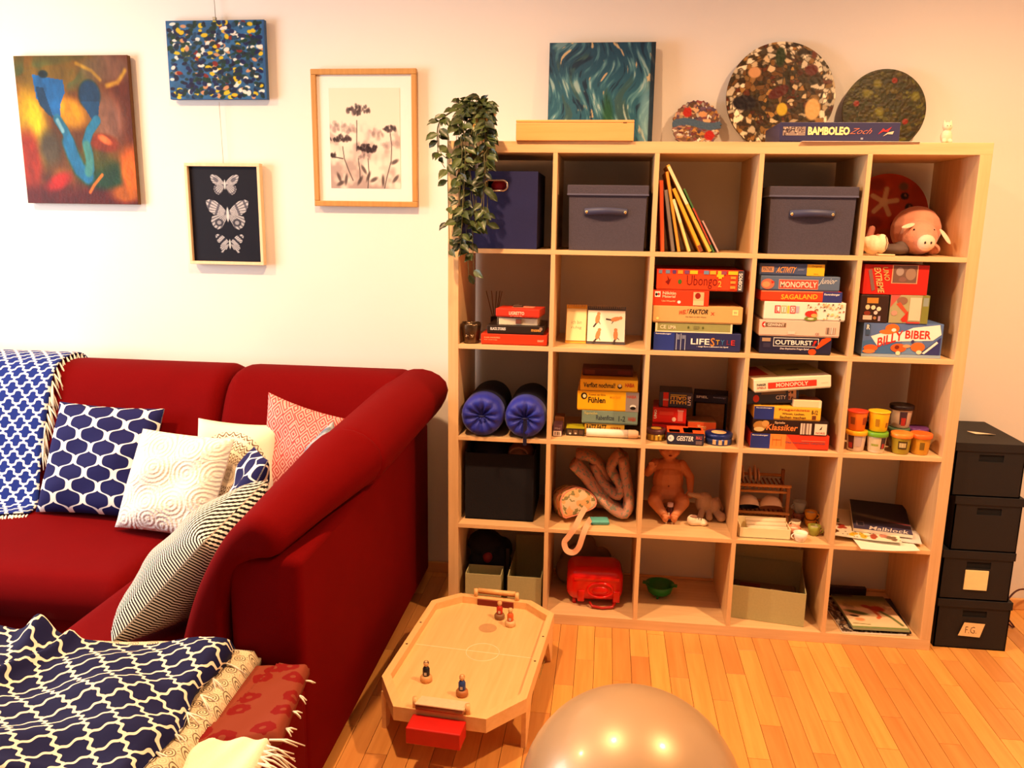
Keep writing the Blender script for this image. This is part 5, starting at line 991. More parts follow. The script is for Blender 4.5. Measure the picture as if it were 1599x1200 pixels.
# ------------------------------------------------------------------ third row
M_ROYAL = P((26, 36, 150), .55, bump=.25, scale=30, sheen=.2); M_ROYALD = P((10, 10, 34), .7, bump=.2, scale=40)
def sack(label, x, r, tail):
    t = thing('stuff_sack', label, 'sleeping mat', (x, -.012, z2+r), (0, 0, 0), 'blue rolled sleeping mats')
    n, rings = 48, []; rc = random.Random(int(x*1000))
    pl_ = [rc.uniform(.6, 1) for _ in range(n)]
    def ring(f, y, pleat): return [(r*f*math.cos(2*math.pi*k/n)*(1+pleat*.05*math.sin(k*2.6+pl_[k])), y+pleat*.006*pl_[k]*math.sin(k*1.3), r*f*math.sin(2*math.pi*k/n)*(1+pleat*.05*math.sin(k*2.6))) for k in range(n)]
    R_ = [ring(.05, .026, 0), ring(.16, .018, 1), ring(.4, .006, 1.2), ring(.65, -.004, 1), ring(.85, .004, .6), ring(.965, .022, .2), ring(1, .05, 0), ring(1, .085, 0)]
    b = B(); vs = [p for q in R_ for p in q]; fs = [(i*n+k, i*n+(k+1) % n, (i+1)*n+(k+1) % n, (i+1)*n+k) for i in range(len(R_)-1) for k in range(n)]; fs.append(tuple(range(n))); b.add(vs, fs, 0, True); b.mk('gathered_end', M_ROYAL, t)
    b = B(); R2 = [ring(1.004, .083, 0), ring(1.0, .2, 0), ring(1.0, .30, 0), ring(.9, .345, 0), ring(.4, .355, 0)]; vs = [p for q in R2 for p in q]; fs = [(i*n+k, i*n+(k+1) % n, (i+1)*n+(k+1) % n, (i+1)*n+k) for i in range(len(R2)-1) for k in range(n)]; fs.append(tuple(range((len(R2)-1)*n, len(R2)*n))); b.add(vs, fs, 0, True); b.mk('body', M_ROYALD, t)
    B().tube([(-.012, .006, .0), (.0, -.006, .003), (.014, .006, .001)], .004, 6).mk('drawcord', P((14, 18, 70)), t)
    if tail: B().box(-.004, .010, -.004, -.001, -r-.022, -.002, .0005).mk('strap', P((12, 14, 50)), t)
sack('blue rolled mat in a gathered bag next to the shelf side', .128, .0805, False); sack('blue rolled mat in a gathered bag with a hanging strap', .291, .0780, True)
t_ = thing('marker_tube', 'thick white plastic tube with beige cap lying in front of the game stack', 'tube', (.618, .075, z2+.0165), (0, math.radians(90), 0))
B().lathe([(.001, -.098), (.014, -.098), (.0155, -.094), (.0155, .062), (.001, .062)], 24, cap=False).mk('tube', P((240, 236, 226), .35), t_); B().lathe([(.0163, .060), (.0163, .088), (.012, .095), (.012, .098), (.001, .098)], 24, cap=False).mk('cap', P((230, 196, 160), .4), t_)
# modelling dough tubs
def tub(label, x, y, z, cb, cl_, lid_up=True, flip=False, lab=None, s=1.0):
    t = thing('dough_tub', label, 'tub', (x, y, z), (0, 0, 0), 'modelling dough tubs')
    rb, rt_, h = .028*s, .0345*s, .066*s
    B().lathe([(.001, 0), (rb-.002, 0), (rb, .003), (rt_-.001, h-.004), (rt_-.001, h)], 30, cap=False).mk('cup', P(cb, .4), t)
    if not flip: B().lathe([(rt_+.002, h-.006), (rt_+.0035, h-.004), (rt_+.0035, h+.008), (rt_+.001, h+.0105), (rt_-.004, h+.0095), (.001, h+.0095)], 30, cap=False).mk('lid', P(cl_, .35), t)
    else: B().lathe([(rt_-.003, h), (rt_+.001, h), (rt_+.0015, h+.004), (rt_-.002, h+.004), (.001, h+.003)], 30, cap=False).mk('lid', P(cl_, .35), t)
    for a0, a1, za, zb_, c_ in lab or ():
        b = B(); vs = []; fs = []
        for k in range(9):
            a = math.radians(a0+(a1-a0)*k/8)
            for zz in (za, zb_): rr_ = rb+(rt_-rb)*zz*.97+.0007; vs.append((rr_*math.cos(a), rr_*math.sin(a), zz*h))
        for k in range(8): fs.append((2*k, 2*k+2, 2*k+3, 2*k+1))
        b.add(vs, fs).mk('printed_label', P(c_, .4), t, fixn=False)
    return t
HT = .0768
WL = [(-150, -40, .15, .85, (206, 190, 150)), (-80, -45, .25, .88, (54, 36, 50)), (-72, -52, .28, .55, (186, 46, 40)), (-140, -95, .40, .52, (150, 160, 60))]
tub('white dough tub with yellow lid under an orange tub', 1.499, .055, z2, (226, 206, 190), (240, 176, 30), lab=[(-160, -120, .15, .9, (80, 30, 36)), (-155, -128, .2, .5, (190, 50, 40)), (-115, -70, .3, .9, (190, 170, 170))])
tub('white dough tub with green lid under the yellow tub', 1.567, .045, z2, (232, 220, 196), (110, 170, 40), lab=WL)
tub('olive dough tub with orange lid and dark oval emblem', 1.651, .042, z2, (170, 150, 36), (238, 140, 50), lab=[(-125, -70, .30, .75, (70, 50, 20)), (-118, -78, .40, .66, (214, 196, 140))])
tub('amber dough tub with bright orange lid in front of the purple lid', 1.719, .046, z2, (214, 156, 40), (240, 108, 40), lab=[(-112, -84, .3, .72, (120, 90, 30))])
tub('orange dough tub standing upon the yellow lidded tub', 1.497, .057, z2+HT+.0005, (232, 120, 40), (232, 76, 48), flip=True, lab=[(-150, -120, .35, .75, (140, 70, 30)), (-70, -40, .35, .75, (150, 60, 30))])
tub('bright yellow dough tub standing upon the green lidded tub', 1.569, .050, z2+HT+.0005, (240, 190, 20), (236, 196, 40), flip=True, s=1.05, lab=[(-125, -102, .3, .7, (170, 120, 20)), (-60, -45, .25, .5, (150, 90, 20))])
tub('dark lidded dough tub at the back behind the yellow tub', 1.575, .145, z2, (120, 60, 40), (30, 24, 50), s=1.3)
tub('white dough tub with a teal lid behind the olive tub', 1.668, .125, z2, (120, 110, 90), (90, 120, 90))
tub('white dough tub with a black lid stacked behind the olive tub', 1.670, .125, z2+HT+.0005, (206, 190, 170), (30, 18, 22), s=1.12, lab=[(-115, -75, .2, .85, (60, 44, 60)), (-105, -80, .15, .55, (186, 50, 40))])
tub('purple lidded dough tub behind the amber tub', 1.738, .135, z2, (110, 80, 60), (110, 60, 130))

# ------------------------------------------------------------------ fourth row
t_ = thing('fabric_bin', 'almost black navy fabric bin with clothes looking out', 'box', (.190, .058, z3))
M_BIN = P((11, 8, 18), .95, bump=.2, scale=200); w = .134; b = B()
b.box(-w, w, 0, .004, 0, .270, .001); b.box(-w, w, .286, .29, 0, .285, .001); b.box(-w, -w+.004, .004, .286, 0, .278, .001); b.box(w-.004, w, .004, .286, 0, .272, .001); b.box(-w, w, 0, .29, 0, .004); b.mk('bin', M_BIN, t_)
b = B(); b.ball((-.05, .14, .245), (.075, .12, .055)); b.mk('dark_cloth', P((12, 12, 30), .9), t_); b = B(); b.ball((.07, .13, .235), (.055, .10, .05)); b.tube([(.07+.035*math.cos(a), .035+.01*math.sin(a), .262+.022*math.sin(a)) for a in [q*math.pi/8 for q in range(9)]], .005, 6); b.mk('beige_cloth', P((150, 110, 84), .9), t_)
# pouch with strap and quilted scarf
def mk_quilt():
    t = NT('floral_quilt'); n1 = t.noise(60, 2); n2 = t.noise(85, 2)
    c = t.mix(t.m1('GREATER_THAN', n1, .56), s2l((206, 154, 132)), s2l((146, 152, 138))); c = t.mix(t.m1('GREATER_THAN', n2, .60), c, s2l((206, 150, 130))); t.out(c, .9, 0, .2); t.bump(t.noise(40, 2), .5, .006); return t.m
M_QUILT = mk_quilt(); M_PKP = P((220, 140, 116), .8)
t_ = thing('quilted_scarf', 'crumpled floral quilted cloth with looping bands', 'cloth', (.580, .22, z3))
b = B()
def band(pts, w_, th=.012):
    q = catmull(pts, 40, False); vs = []; fs = []
    for i, p in enumerate(q):
        tn = Vector(q[min(i+1, 39)])-Vector(q[max(i-1, 0)]); tn.normalize(); n_ = tn.cross(Vector((0, 1, 0))).normalized(); p = Vector(p); wy = Vector((0, 1, 0))*w_
        for k in range(10): a = 2*math.pi*k/10; vs.append(p+wy*math.cos(a)+n_*th*math.sin(a))
    for i in range(39):
        for k in range(10): fs.append((i*10+k, i*10+(k+1) % 10, (i+1)*10+(k+1) % 10, (i+1)*10+k))
    fs += [tuple(range(10)), tuple(range(390, 400))]; b.add(vs, fs, 0, True)
band([(-.11, -.03, .21), (-.06, -.03, .16), (-.01, -.04, .10), (.05, -.05, .045), (.10, -.05, .025), (.115, -.04, .07), (.10, -.02, .16), (.085, -.01, .24)], .07, .023)
band([(-.03, .02, .20), (.0, .0, .14), (.04, -.02, .10), (.075, -.03, .09), (.08, -.02, .13), (.04, 0, .19), (.08, .02, .25)], .055, .021)
band([(-.10, .04, .225), (-.05, .03, .225), (.0, .04, .18), (.03, .05, .11), (.0, .05, .03)], .06, .02); b.ball((.02, .04, .05), (.09, .07, .048)); b.ball((.06, .06, .13), (.05, .05, .08)); b.mk('cloth', M_QUILT, t_)
t_ = thing('zip_pouch', 'patterned tan pouch with pink piping and a hanging pink strap', 'pouch', (.478, .135, z3))
Q = T(0, 0, .072) @ RZ(20) @ RX(-12) @ RY(-22)
def bp(b): 
    out = [(-.075, -.030), (-.062, .030), (-.03, .052), (.02, .050), (.055, .02), (.070, -.025), (.05, -.05), (-.02, -.045), (-.06, -.038)]
    q = catmull(out, 36); n = 36; vs = []; fs = []
    for y, s in ((-.055, .86), (-.052, .97), (-.045, 1.0), (.05, 1.02), (.11, .9), (.13, .6)): vs += [(p[0]*s, y, p[1]*s) for p in q]
    for i in range(5):
        for k in range(n): fs.append((i*n+k, i*n+(k+1) % n, (i+1)*n+(k+1) % n, (i+1)*n+k))
    fs += [tuple(range(n)), tuple(range(5*n, 6*n))]; b.add(vs, fs, 0, True, Q); return q
pz = NT('patterned_pouch_fabric'); pz.out(pz.mix(pz.m1('GREATER_THAN', pz.noise(38, 2), .57), pz.mix(pz.m1('GREATER_THAN', pz.noise(22, 1), .5), s2l((226, 168, 110)), s2l((214, 190, 150))), s2l((130, 122, 76))), .8)
b = B(); q = bp(b); b.mk('pouch', pz.m, t_)
for yy in (-.050, -.004): B().tube([tuple(Q @ Vector((p[0]*1.0, yy, p[1]*1.0))) for p in q], .0034, 6, closed=True).mk('piping', M_PKP, t_)
pts = [(.050, -.085, .080-.005), (.030, -.125, .05), (.012, -.150, .015), (-.010, -.155, -.02), (-.025, -.157, -.045), (-.015, -.157, -.075), (.010, -.157, -.082), (.030, -.157, -.06), (.045, -.152, -.01), (.058, -.13, .022), (.07, -.09, .03)]
q = catmull(pts, 60, False); vs = []; fs = []
for i, p in enumerate(q):
    tn = (Vector(q[min(i+1, 59)])-Vector(q[max(i-1, 0)])).normalized(); s_ = tn.cross(Vector((.35, -1, .2))).normalized()*.011; nn = tn.cross(s_).normalized()*.001; p = Vector(p); vs += [p-s_-nn, p+s_-nn, p+s_+nn, p-s_+nn]
for i in range(59):
    for k in range(4): fs.append((i*4+k, i*4+(k+1) % 4, (i+1)*4+(k+1) % 4, (i+1)*4+k))
B().add(vs, fs, 0, False).mk('strap', P((236, 176, 140), .7), t_)
t_ = thing('small_case', 'little turquoise zip case lying before the scarf', 'case', (.583, .085, z3), (0, 0, math.radians(8))); B().box(-.036, .036, -.022, .030, 0, .017, .006, seg=3).mk('body', P((90, 176, 168), .5), t_); B().box(-.037, .037, -.0225, -.021, .007, .010, .0005).mk('zip', P((60, 120, 120)), t_); B().ball((-.032, -.024, .006), .004, n=8).mk('zip_pull', P((40, 80, 80)), t_)
# baby doll: one continuous body
SKN = P((206, 130, 84), .5, var=.05)
t_ = thing('baby_doll', 'bare vinyl baby doll sitting in the shelf with its feet forward', 'doll', (.852, .24, z3)); t_.scale = (.95, .95, .95)
def bdoll(b):
    b.ball((.0, .03, .135), (.066, .050, .075)); b.ball((0, .02, .085), (.072, .056, .056)); b.ball((0, .045, .195), (.062, .042, .040)); cap(b, (0, .045, .215), (0, .042, .245), .026, .026)
    b.ball((.0, .03, .288), (.050, .050, .054)); b.ball((0, .0, .266), (.034, .026, .026)); b.ball((0, -.022, .283), (.008, .007, .008)); b.ball((-.022, -.008, .272), (.018, .014, .016)); b.ball((.022, -.008, .272), (.018, .014, .016))
    for s in (-1, 1): b.ball((s*.051, .035, .285), (.007, .010, .014))
    # legs: thigh out and forward, calf down to the feet
    for s in (-1, 1):
        cap(b, (s*.042, .02, .062), (s*.058, -.060, .075), .037, .029); cap(b, (s*.058, -.060, .072), (s*.022+.002, -.100, .030), .028, .018); cap(b, (s*.022+.002, -.100, .024), (s*.018+.002, -.132, .030), .016, .013); b.ball((s*.018+.002, -.128, .026), (.014, .012, .019))
        for k in range(5): b.ball((s*.018+.002+(k-2)*.0055, -.138, .042-abs(k-1)*.0016), .0044, n=8)
    # right arm (picture left) lifted, left arm hanging
    cap(b, (-.055, .045, .205), (-.088, .02, .170), .022, .018); cap(b, (-.088, .02, .170), (-.078, -.025, .205), .018, .013); b.ball((-.076, -.030, .212), (.013, .010, .014))
    for k in range(4): cap(b, (-.084+k*.0055, -.032, .218), (-.086+k*.0065, -.036, .234-abs(k-1.5)*.002), .0042, .0035, 8)
    cap(b, (-.066, -.030, .208), (-.058, -.036, .220), .0045, .004, 8)
    cap(b, (.055, .045, .205), (.092, .03, .155), .022, .018); cap(b, (.092, .03, .155), (.092, -.010, .110), .018, .013); b.ball((.091, -.016, .102), (.012, .010, .014))
    for k in range(4): cap(b, (.083+k*.0055, -.018, .094), (.082+k*.0058, -.022, .080+abs(k-1.5)*.002), .0042, .0035, 8)
    cap(b, (.080, -.020, .105), (.074, -.026, .096), .0045, .004, 8)
link('body', blobmesh(bdoll, SKN, .0027, 2), t_)
for s in (-1, 1): B().ball((s*.017, -.016, .292), (.0055, .003, .0045), n=10).mk('eye', P((40, 50, 70), .2), t_)
B().ball((0, -.026, .262), (.008, .004, .004), n=10).mk('mouth', P((130, 40, 30), .5), t_); B().ball((0, -.0235, .128), (.004, .002, .004), n=8).mk('navel', P((140, 74, 44)), t_)
b = B(); b.lathe([(.052, 0), (.0515, .018), (.044, .036), (.026, .050), (.001, .055)], 24, cap=False, M=T(0, .034, .292) @ RX(14)); b.mk('painted_hair', P((120, 66, 34), .6), t_)
t_ = thing('toy_bottle', 'little dark bottle with a colourful label between the legs of the doll', 'bottle', (.857, .155, z3)); B().lathe([(.001, 0), (.014, 0), (.017, .006), (.016, .045), (.010, .058), (.010, .066), (.001, .066)], 18, cap=False).mk('bottle', P((70, 20, 24), .3), t_); B().lathe([(.0115, .060), (.0115, .074), (.001, .076)], 16, cap=False).mk('cap', P((226, 190, 190), .4), t_)
b = B()
for a0, za, zb_, mi_ in ((-110, .022, .04, 0), (-95, .014, .028, 1), (-80, .02, .034, 2), (-100, .008, .014, 3)): b.add([(.0172*math.cos(math.radians(a0+d)), .0172*math.sin(math.radians(a0+d)), z_) for d, z_ in ((-10, za), (12, za), (12, zb_), (-10, zb_))], [(0, 1, 2, 3)], mi_)
stuff(b.mk('printed_label', [P((236, 220, 190)), P((220, 120, 60)), P((206, 60, 60)), P((60, 80, 110))], t_, fixn=False))
t_ = thing('baby_shoe', 'tiny white baby shoe with grey opening beside the doll', 'shoe', (.962, .125, z3), (0, 0, math.radians(8)))
def bsh(b): cap(b, (-.022, 0, .016), (.022, 0, .013), .017, .013); b.ball((-.022, 0, .022), (.020, .017, .020)); b.ball((.02, 0, .010), (.020, .018, .012))
link('upper', blobmesh(bsh, P((240, 224, 196), .8), .002, 2), t_); B().ball((-.018, -.002, .036), (.016, .012, .006)).mk('opening', P((150, 110, 92), .9), t_); B().tube([(.0, -.014, .03), (.004, 0, .033), (.004, .013, .028)], .0018, 6).tube([(.010, -.013, .026), (.013, 0, .029), (.013, .012, .024)], .0018, 6).mk('laces', P((120, 90, 80)), t_)
t_ = thing('plush_bunny', 'grey beige plush bunny slumped against the divider', 'soft toy', (1.000, .22, z3))
def bbun(b): b.ball((-.005, 0, .060), (.036, .034, .044)); b.ball((.035, -.010, .050), (.026, .026, .034)); cap(b, (-.015, -.025, .035), (-.022, -.042, .016), .012, .013); cap(b, (.012, -.03, .03), (.012, -.045, .016), .011, .014); cap(b, (-.03, -.01, .09), (-.068, -.025, .100), .012, .009); cap(b, (.04, -.02, .03), (.058, -.045, .020), .014, .020); cap(b, (.045, .0, .075), (.062, .0, .035), .012, .012)
link('body', blobmesh(bbun, P((196, 160, 130), .9, bump=.4, scale=260), .003, 3), t_)
# toy kitchen: racks, bowls, tray, cups
t_ = thing('dish_rack', 'two tier wooden toy dish rack with upright plates', 'rack', (1.206, .20, z3)); M_RACK = P((206, 140, 76), .6); M_RACKD = P((150, 90, 46), .6)
b = B()
for zc in (.058, .168): B().cyl((-.094, -.055, zc), (.102, -.055, zc), .006, n=10).mk('rail', M_RACK, t_); B().cyl((-.094, .07, zc+.006), (.098, .07, zc+.006), .006, n=10).mk('rail', M_RACK, t_)
for zc in (.045, .150):
    B().cyl((-.094, -.048, zc-.008), (.096, -.048, zc-.008), .005, n=10).mk('rail', M_RACK, t_)
    for k in range(11): x = -.086+.0172*k; B().cyl((x, -.05, zc+.006), (x, .07, zc+.008), .0035, n=6).mk('slat', M_RACKD, t_)
for x in (-.092, .094): B().box(x-.006, x+.006, .06, .075, 0, .20, .001).mk('upright', M_RACKD, t_); B().box(x-.006, x+.006, -.055, -.043, 0, .168, .001).mk('upright', M_RACKD, t_)
for x, r in ((-.078, .032), (-.05, .03), (-.032, .034), (-.018, .028)):
    p_ = thing('toy_plate', 'thin pale toy plate standing upright in the wooden rack', 'plate', (1.206+x, .20, z3+.164+r), (0, math.radians(86), 0), 'toy plates in the rack')
    B().lathe([(.001, .0), (r*.7, .0), (r, .004), (r, .0055), (r*.68, .002), (.001, .002)], 24, cap=False).mk('plate', P((214, 170, 140), .35), p_)
for x, c_, ci, nm in ((1.155, (236, 206, 176), (50, 26, 40), 'dark inside'), (1.242, (240, 206, 172), (206, 130, 70), 'orange inside')):
    p_ = thing('toy_bowl', 'pale toy bowl, %s, turned over in the lower rack' % nm, 'bowl', (x, .165, z3+.072), (math.radians(-32), 0, 0), 'toy bowls in the rack'); R_ = .043
    B().lathe([(R_, 0), (R_*.96, .018), (R_*.8, .034), (R_*.45, .045), (.001, .047)], 28, cap=False).mk('bowl', P(c_, .35), p_); B().lathe([(R_*.99, .0005), (R_*.9, .016), (R_*.7, .030), (.001, .04)], 28, cap=False).mk('inside', P(ci, .4), p_)
t_ = thing('toy_tray', 'cream open card tray with pale rolled contents', 'tray', (1.198, .022, z3)); b = B(); w = .094
b.box(-w, w, 0, .003, 0, .040, .0008); b.box(-w, w, .097, .10, 0, .050, .0008); b.box(-w, -w+.003, 0, .10, 0, .048, .0008); b.box(w-.003, w, 0, .10, 0, .040, .0008); b.box(-w, w, 0, .1, 0, .003); b.mk('tray', P((244, 226, 180), .7, var=.03), t_)
for k, (y, z_) in enumerate(((.03, .028), (.055, .034), (.08, .040))): B().cyl((-.06, y, z_), (.085, y, z_+.002), .011, n=14).mk('paper_roll', P((238, 214, 180), .7), t_)
def cup(label, x, y, z, c_, r=.020, h=.030, ang=180, ci=(240, 226, 200), mat=None):
    t = thing('toy_cup', label, 'cup', (x, y, z), (0, 0, math.radians(ang)), 'toy cups')
    B().lathe([(.001, 0), (r*.62, 0), (r*.68, .002), (r*.9, h*.5), (r, h), (r-.002, h), (r*.86, h*.5), (r*.6, .004), (.001, .004)], 26, cap=False).mk('cup', mat or P(c_, .35), t)
    if not mat: B().lathe([(r*.9, h*.72), (.001, h*.72)], 20, cap=False).mk('inside', P(ci, .5), t)
    B().tube([(r*.9+.010*math.sin(a)*1.0, 0, h*.55+.009*math.cos(a)) for a in [q*math.pi/8 for q in range(9)]], .0024, 6).mk('handle', mat or P(c_, .35), t)
cup('white toy cup at the front edge of the compartment', 1.326, .022, z3, (240, 232, 216), .026, .034, 190)
cup('pink toy cup with white inside behind the front white cup', 1.314, .078, z3, (214, 136, 104), .023, .034, 20)
cup('olive green toy cup beside the white cup', 1.392, .092, z3, (150, 150, 56), .024, .038, -20)
cup('small white toy cup with a round handle behind the pink cup', 1.337, .155, z3, (240, 216, 180), .020, .030, 200)
cup('lower orange toy cup of a stacked pair', 1.398, .180, z3, (230, 150, 40), .022, .030, -20); cup('upper orange toy cup of a stacked pair', 1.398, .180, z3+.0305, (238, 160, 44), .024, .032, -30)
cup('dull pink toy cup under the clear cup', 1.366, .235, z3, (176, 104, 76), .024, .036, 200)
gm = NT('frosted_toy_plastic'); gm.out((.75, .78, .74), .2); gm.b.inputs['Alpha'].default_value = .35; cup('clear plastic toy cup on the dull pink cup', 1.366, .235, z3+.0365, (0, 0, 0), .027, .045, 200, mat=gm.m)
# papers
def sheet(name, label, c, w, h, rz, z, tiltx, tilty, fn, t=.0012, n=(60, 44), bend=.0, cat='paper', edge=(240, 232, 214), group=None):
    o = thing(name, label, cat, (c[0], c[1], z), (math.radians(tiltx), math.radians(tilty), math.radians(rz)), group)
    nx_ = 12; vs = []; fs = []
    for k in range(nx_+1):
        x = -w/2+w*k/nx_; b_ = bend*((2*k/nx_-1)**2)
        vs += [(x, -h/2, b_), (x, h/2, b_), (x, h/2, b_+t), (x, -h/2, b_+t)]
    for k in range(nx_):
        for e in range(4): fs.append((k*4+e, k*4+(e+1) % 4, (k+1)*4+(e+1) % 4, (k+1)*4+e))
    fs += [(0, 1, 2, 3), tuple(nx_*4+e for e in (3, 2, 1, 0))]
    B().add(vs, fs).mk('pages', P(edge, .7, var=.03), o)
    if fn:
        g = grid_cols('printed_cover', fn, n[0], n[1], w*.995, h*.995, paint_mat(.35), o, RX(-90) @ T(0, 0, -h*.995/2))
        me = g.data
        for v in me.vertices: v.co.z = t+.0004+bend*((v.co.x/(w/2))**2)
    return o
def f_leafsheet(U, V):
    C = np.zeros(U.shape+(3,)); C[:] = (244, 230, 200); r = np.random.RandomState(5)
    for x, y, c in ((.12, .80, (150, 70, 40)), (.10, .55, (70, 100, 40)), (.18, .32, (190, 60, 40)), (.32, .14, (236, 180, 40)), (.45, .10, (236, 180, 40)), (.6, .12, (170, 70, 40)), (.78, .18, (190, 120, 100)), (.55, .3, (160, 60, 40)), (.88, .10, (130, 100, 70)), (.06, .2, (120, 70, 40))):
        for k in range(5): a = r.rand()*6.28; C = lay(C, ell(U, V, x+.03*math.cos(a), y+.05*math.sin(a), .05, .035, math.degrees(a), .2), np.array(c)*r.uniform(.85, 1.1))
    for _ in range(40): C = lay(C, ell(U, V, r.rand(), r.rand()*.4, .012, .012), (70, 50, 30))
    return C
def f_block(U, V):
    C = np.zeros(U.shape+(3,)); C[:] = (34, 32, 50); n = fbm(U, V, 4, 6, 3); C = lay(C, ell(U, V, .45, .42, .5, .05, -12, .6)*.8, (130, 116, 96)); C = lay(C, ell(U, V, .4, .36, .5, .10, -10, .6)*.6*sst(n, .4, .6), (70, 64, 50)); C = lay(C, ell(U, V, .85, .32, .2, .02, -8, .5)*.7, (150, 50, 60)); C = lay(C, ell(U, V, .7, .24, .5, .06, -6, .5)*.7, (30, 16, 24)); C = lay(C, 1-sst(V, .15, .17), (70, 64, 90)); C = lay(C, inpoly(U, V, [(.06, .1), (.2, .1), (.2, .26), (.06, .26)])*.6, (150, 130, 130)); C = lay(C, inpoly(U, V, [(.08, .12), (.18, .12), (.18, .24), (.08, .24)]), (40, 36, 50)); return C
g_ = 'loose drawing papers'
sheet('drawing_paper', 'blank white sheet hanging over the shelf edge under the papers', (1.625, .06, 0), .21, .18, 4, z3+.0075, 4, 0, None, .001, cat='paper', bend=.004, group=g_)
sheet('drawing_paper', 'pale blue white paper pad jutting to the right under the leaf print', (1.68, .17, 0), .22, .25, -14, z3+.013, 0, 0, None, .003, edge=(222, 214, 206), group=g_)
sheet('printed_paper', 'white paper sheet printed with autumn leaves', (1.590, .18, 0), .24, .31, -10, z3+.0175, 0, 0, f_leafsheet, .002, (110, 130), group=g_, bend=.003)
mb = sheet('drawing_pad', 'dark navy drawing pad with white script lying slanted on the papers', (1.663, .205, 0), .205, .265, -12, z3+.036, 6, 0, f_block, .012, (80, 100), cat='pad')
vs, fs = text_geo('Malblock', .01); B().add([(-.045+.135*u+.006*(v-.5), -.128+.030*v, .0128) for u, v in vs], fs).mk('lettering', P((226, 210, 200)), mb, fixn=False)
# ------------------------------------------------------------------ bottom row
t_ = thing('dark_tote_bag', 'slumped black and navy bag standing behind the pale boxes', 'bag', (.135, .19, z4))
def btb(b): b.box(-.082, .082, -.055, .10, .0, .17, .03); b.ball((-.02, .02, .19), (.075, .08, .055)); b.ball((.05, .02, .165), (.045, .07, .05))
link('body', blobmesh(btb, P((10, 9, 20), .85, bump=.4, scale=40), .006, 5), t_); B().box(.075, .090, -.052, -.046, .0, .20, .002).mk('strap', P((24, 16, 22)), t_); B().ball((.0, -.045, .155), (.020, .02, .025)).mk('red_tip', P((120, 20, 24)), t_)
M_PGRN = P((176, 168, 120), .75, bump=.1, scale=120)
def openbox(label, x0, x1, y0, d, h, hb, rz=0, skew=0):
    t = thing('pale_green_box', label, 'box', ((x0+x1)/2, y0, z4), (0, 0, math.radians(rz)), 'pale green cardboard boxes'); w = (x1-x0)/2; e = .003
    B().box(-w, w, 0, e, 0, h, .0008).mk('front_panel', M_PGRN, t); B().box(-w, -w+e, e, d-e, 0, h, .0008).mk('side_panel', M_PGRN, t); B().box(w-e, w, e, d-e, 0, h, .0008).mk('side_panel', M_PGRN, t); B().box(-w, w, d-e, d, 0, hb, .0008).mk('back_panel', M_PGRN, t); B().box(-w+e, w-e, e, d-e, 0, e).mk('bottom', M_PGRN, t); return t
openbox('narrow pale green box before the black bag', .064, .206, .022, .09, .135, .135); openbox('pale green box beside the black bag strap', .232, .366, .022, .30, .135, .19)
gb = openbox('wide pale green box standing askew with a raised back flap', 1.098, 1.372, .052, .26, .135, .155, -9)
B().box(-.135, .135, .250, .2535, .150, .205, .001, M=RX(2)).mk('lid_flap', M_PGRN, gb)
b_ = B().box(-.08, .0, -.03, .03, 0, .012, .003).mk('book_in_box', P((110, 34, 24)), None, (1.235, .20, z4+.0635), (0, 0, math.radians(-9))); tag(b_, 'dark red little book on the things inside the wide green box', 'book')
b_ = B().box(-.12, .12, -.07, .09, 0, .058, .004).mk('packed_things', P((120, 100, 70), .8), None, (1.250, .185, z4+.0045), (0, 0, math.radians(-9))); tag(b_, 'brown packed card block filling the wide green box', 'box')
b_ = B().box(-.022, .022, -.02, .02, 0, .014, .003).mk('eraser', P((220, 200, 150)), None, (1.290, .165, z4+.0635), (0, 0, math.radians(-9))); tag(b_, 'cream eraser block beside the dark red book in the green box', 'eraser')
# red case
RC = NT('red_glossy_plastic'); RC.out(s2l((206, 16, 8)), .18); M_RC = RC.m
t_ = thing('toy_case', 'shiny red plastic toy case with rounded corners', 'case', (.571, .165, z4), (0, 0, math.radians(3)))
def brc(b): b.box(-.112, .112, -.085, .085, .018, .155, .04, seg=5)
o = link('shell', blobmesh(brc, M_RC, .004, 3), t_)
def ring_on(pts, r): return B().tube(pts, r, 8, closed=True)
ring_on([(.02+.05*math.cos(a), -.087, .072+.030*math.sin(a)) for a in [2*math.pi*k/28 for k in range(28)]], .005).mk('raised_ring', M_RC, t_)
B().ball((.02, -.083, .07), (.034, .008, .018)).mk('boss', M_RC, t_)
for x in (-.055, .085): B().box(x-.014, x+.014, -.090, -.078, .022, .070, .005, seg=3).mk('latch', M_RC, t_)
B().box(-.085, .095, -.088, -.083, .112, .124, .002).mk('seam_rib', M_RC, t_)
B().tube([(-.02, -.085, .020), (-.01, -.10, .010), (.03, -.105, .006), (.07, -.10, .010), (.08, -.085, .020)], .0055, 8).mk('carry_handle', P((176, 30, 20), .3), t_)
for x in (-.08, .08):
    B().cyl((x, -.05, 0), (x, -.05, .022), .008, n=10).mk('foot', M_RC, t_); B().cyl((x, .05, 0), (x, .05, .022), .008, n=10).mk('foot', M_RC, t_)
t_ = thing('grey_cloth', 'rumpled grey brown cloth heaped behind the red case', 'cloth', (.515, .315, z4))
def bgc(b): b.ball((0, 0, .08), (.10, .04, .09)); b.ball((-.06, -.03, .06), (.05, .05, .06)); b.ball((.02, 0, .16), (.04, .03, .05)); b.ball((.08, 0, .09), (.05, .03, .07))
link('cloth', blobmesh(bgc, P((120, 100, 84), .9, bump=.6, scale=24), .006, 3), t_)
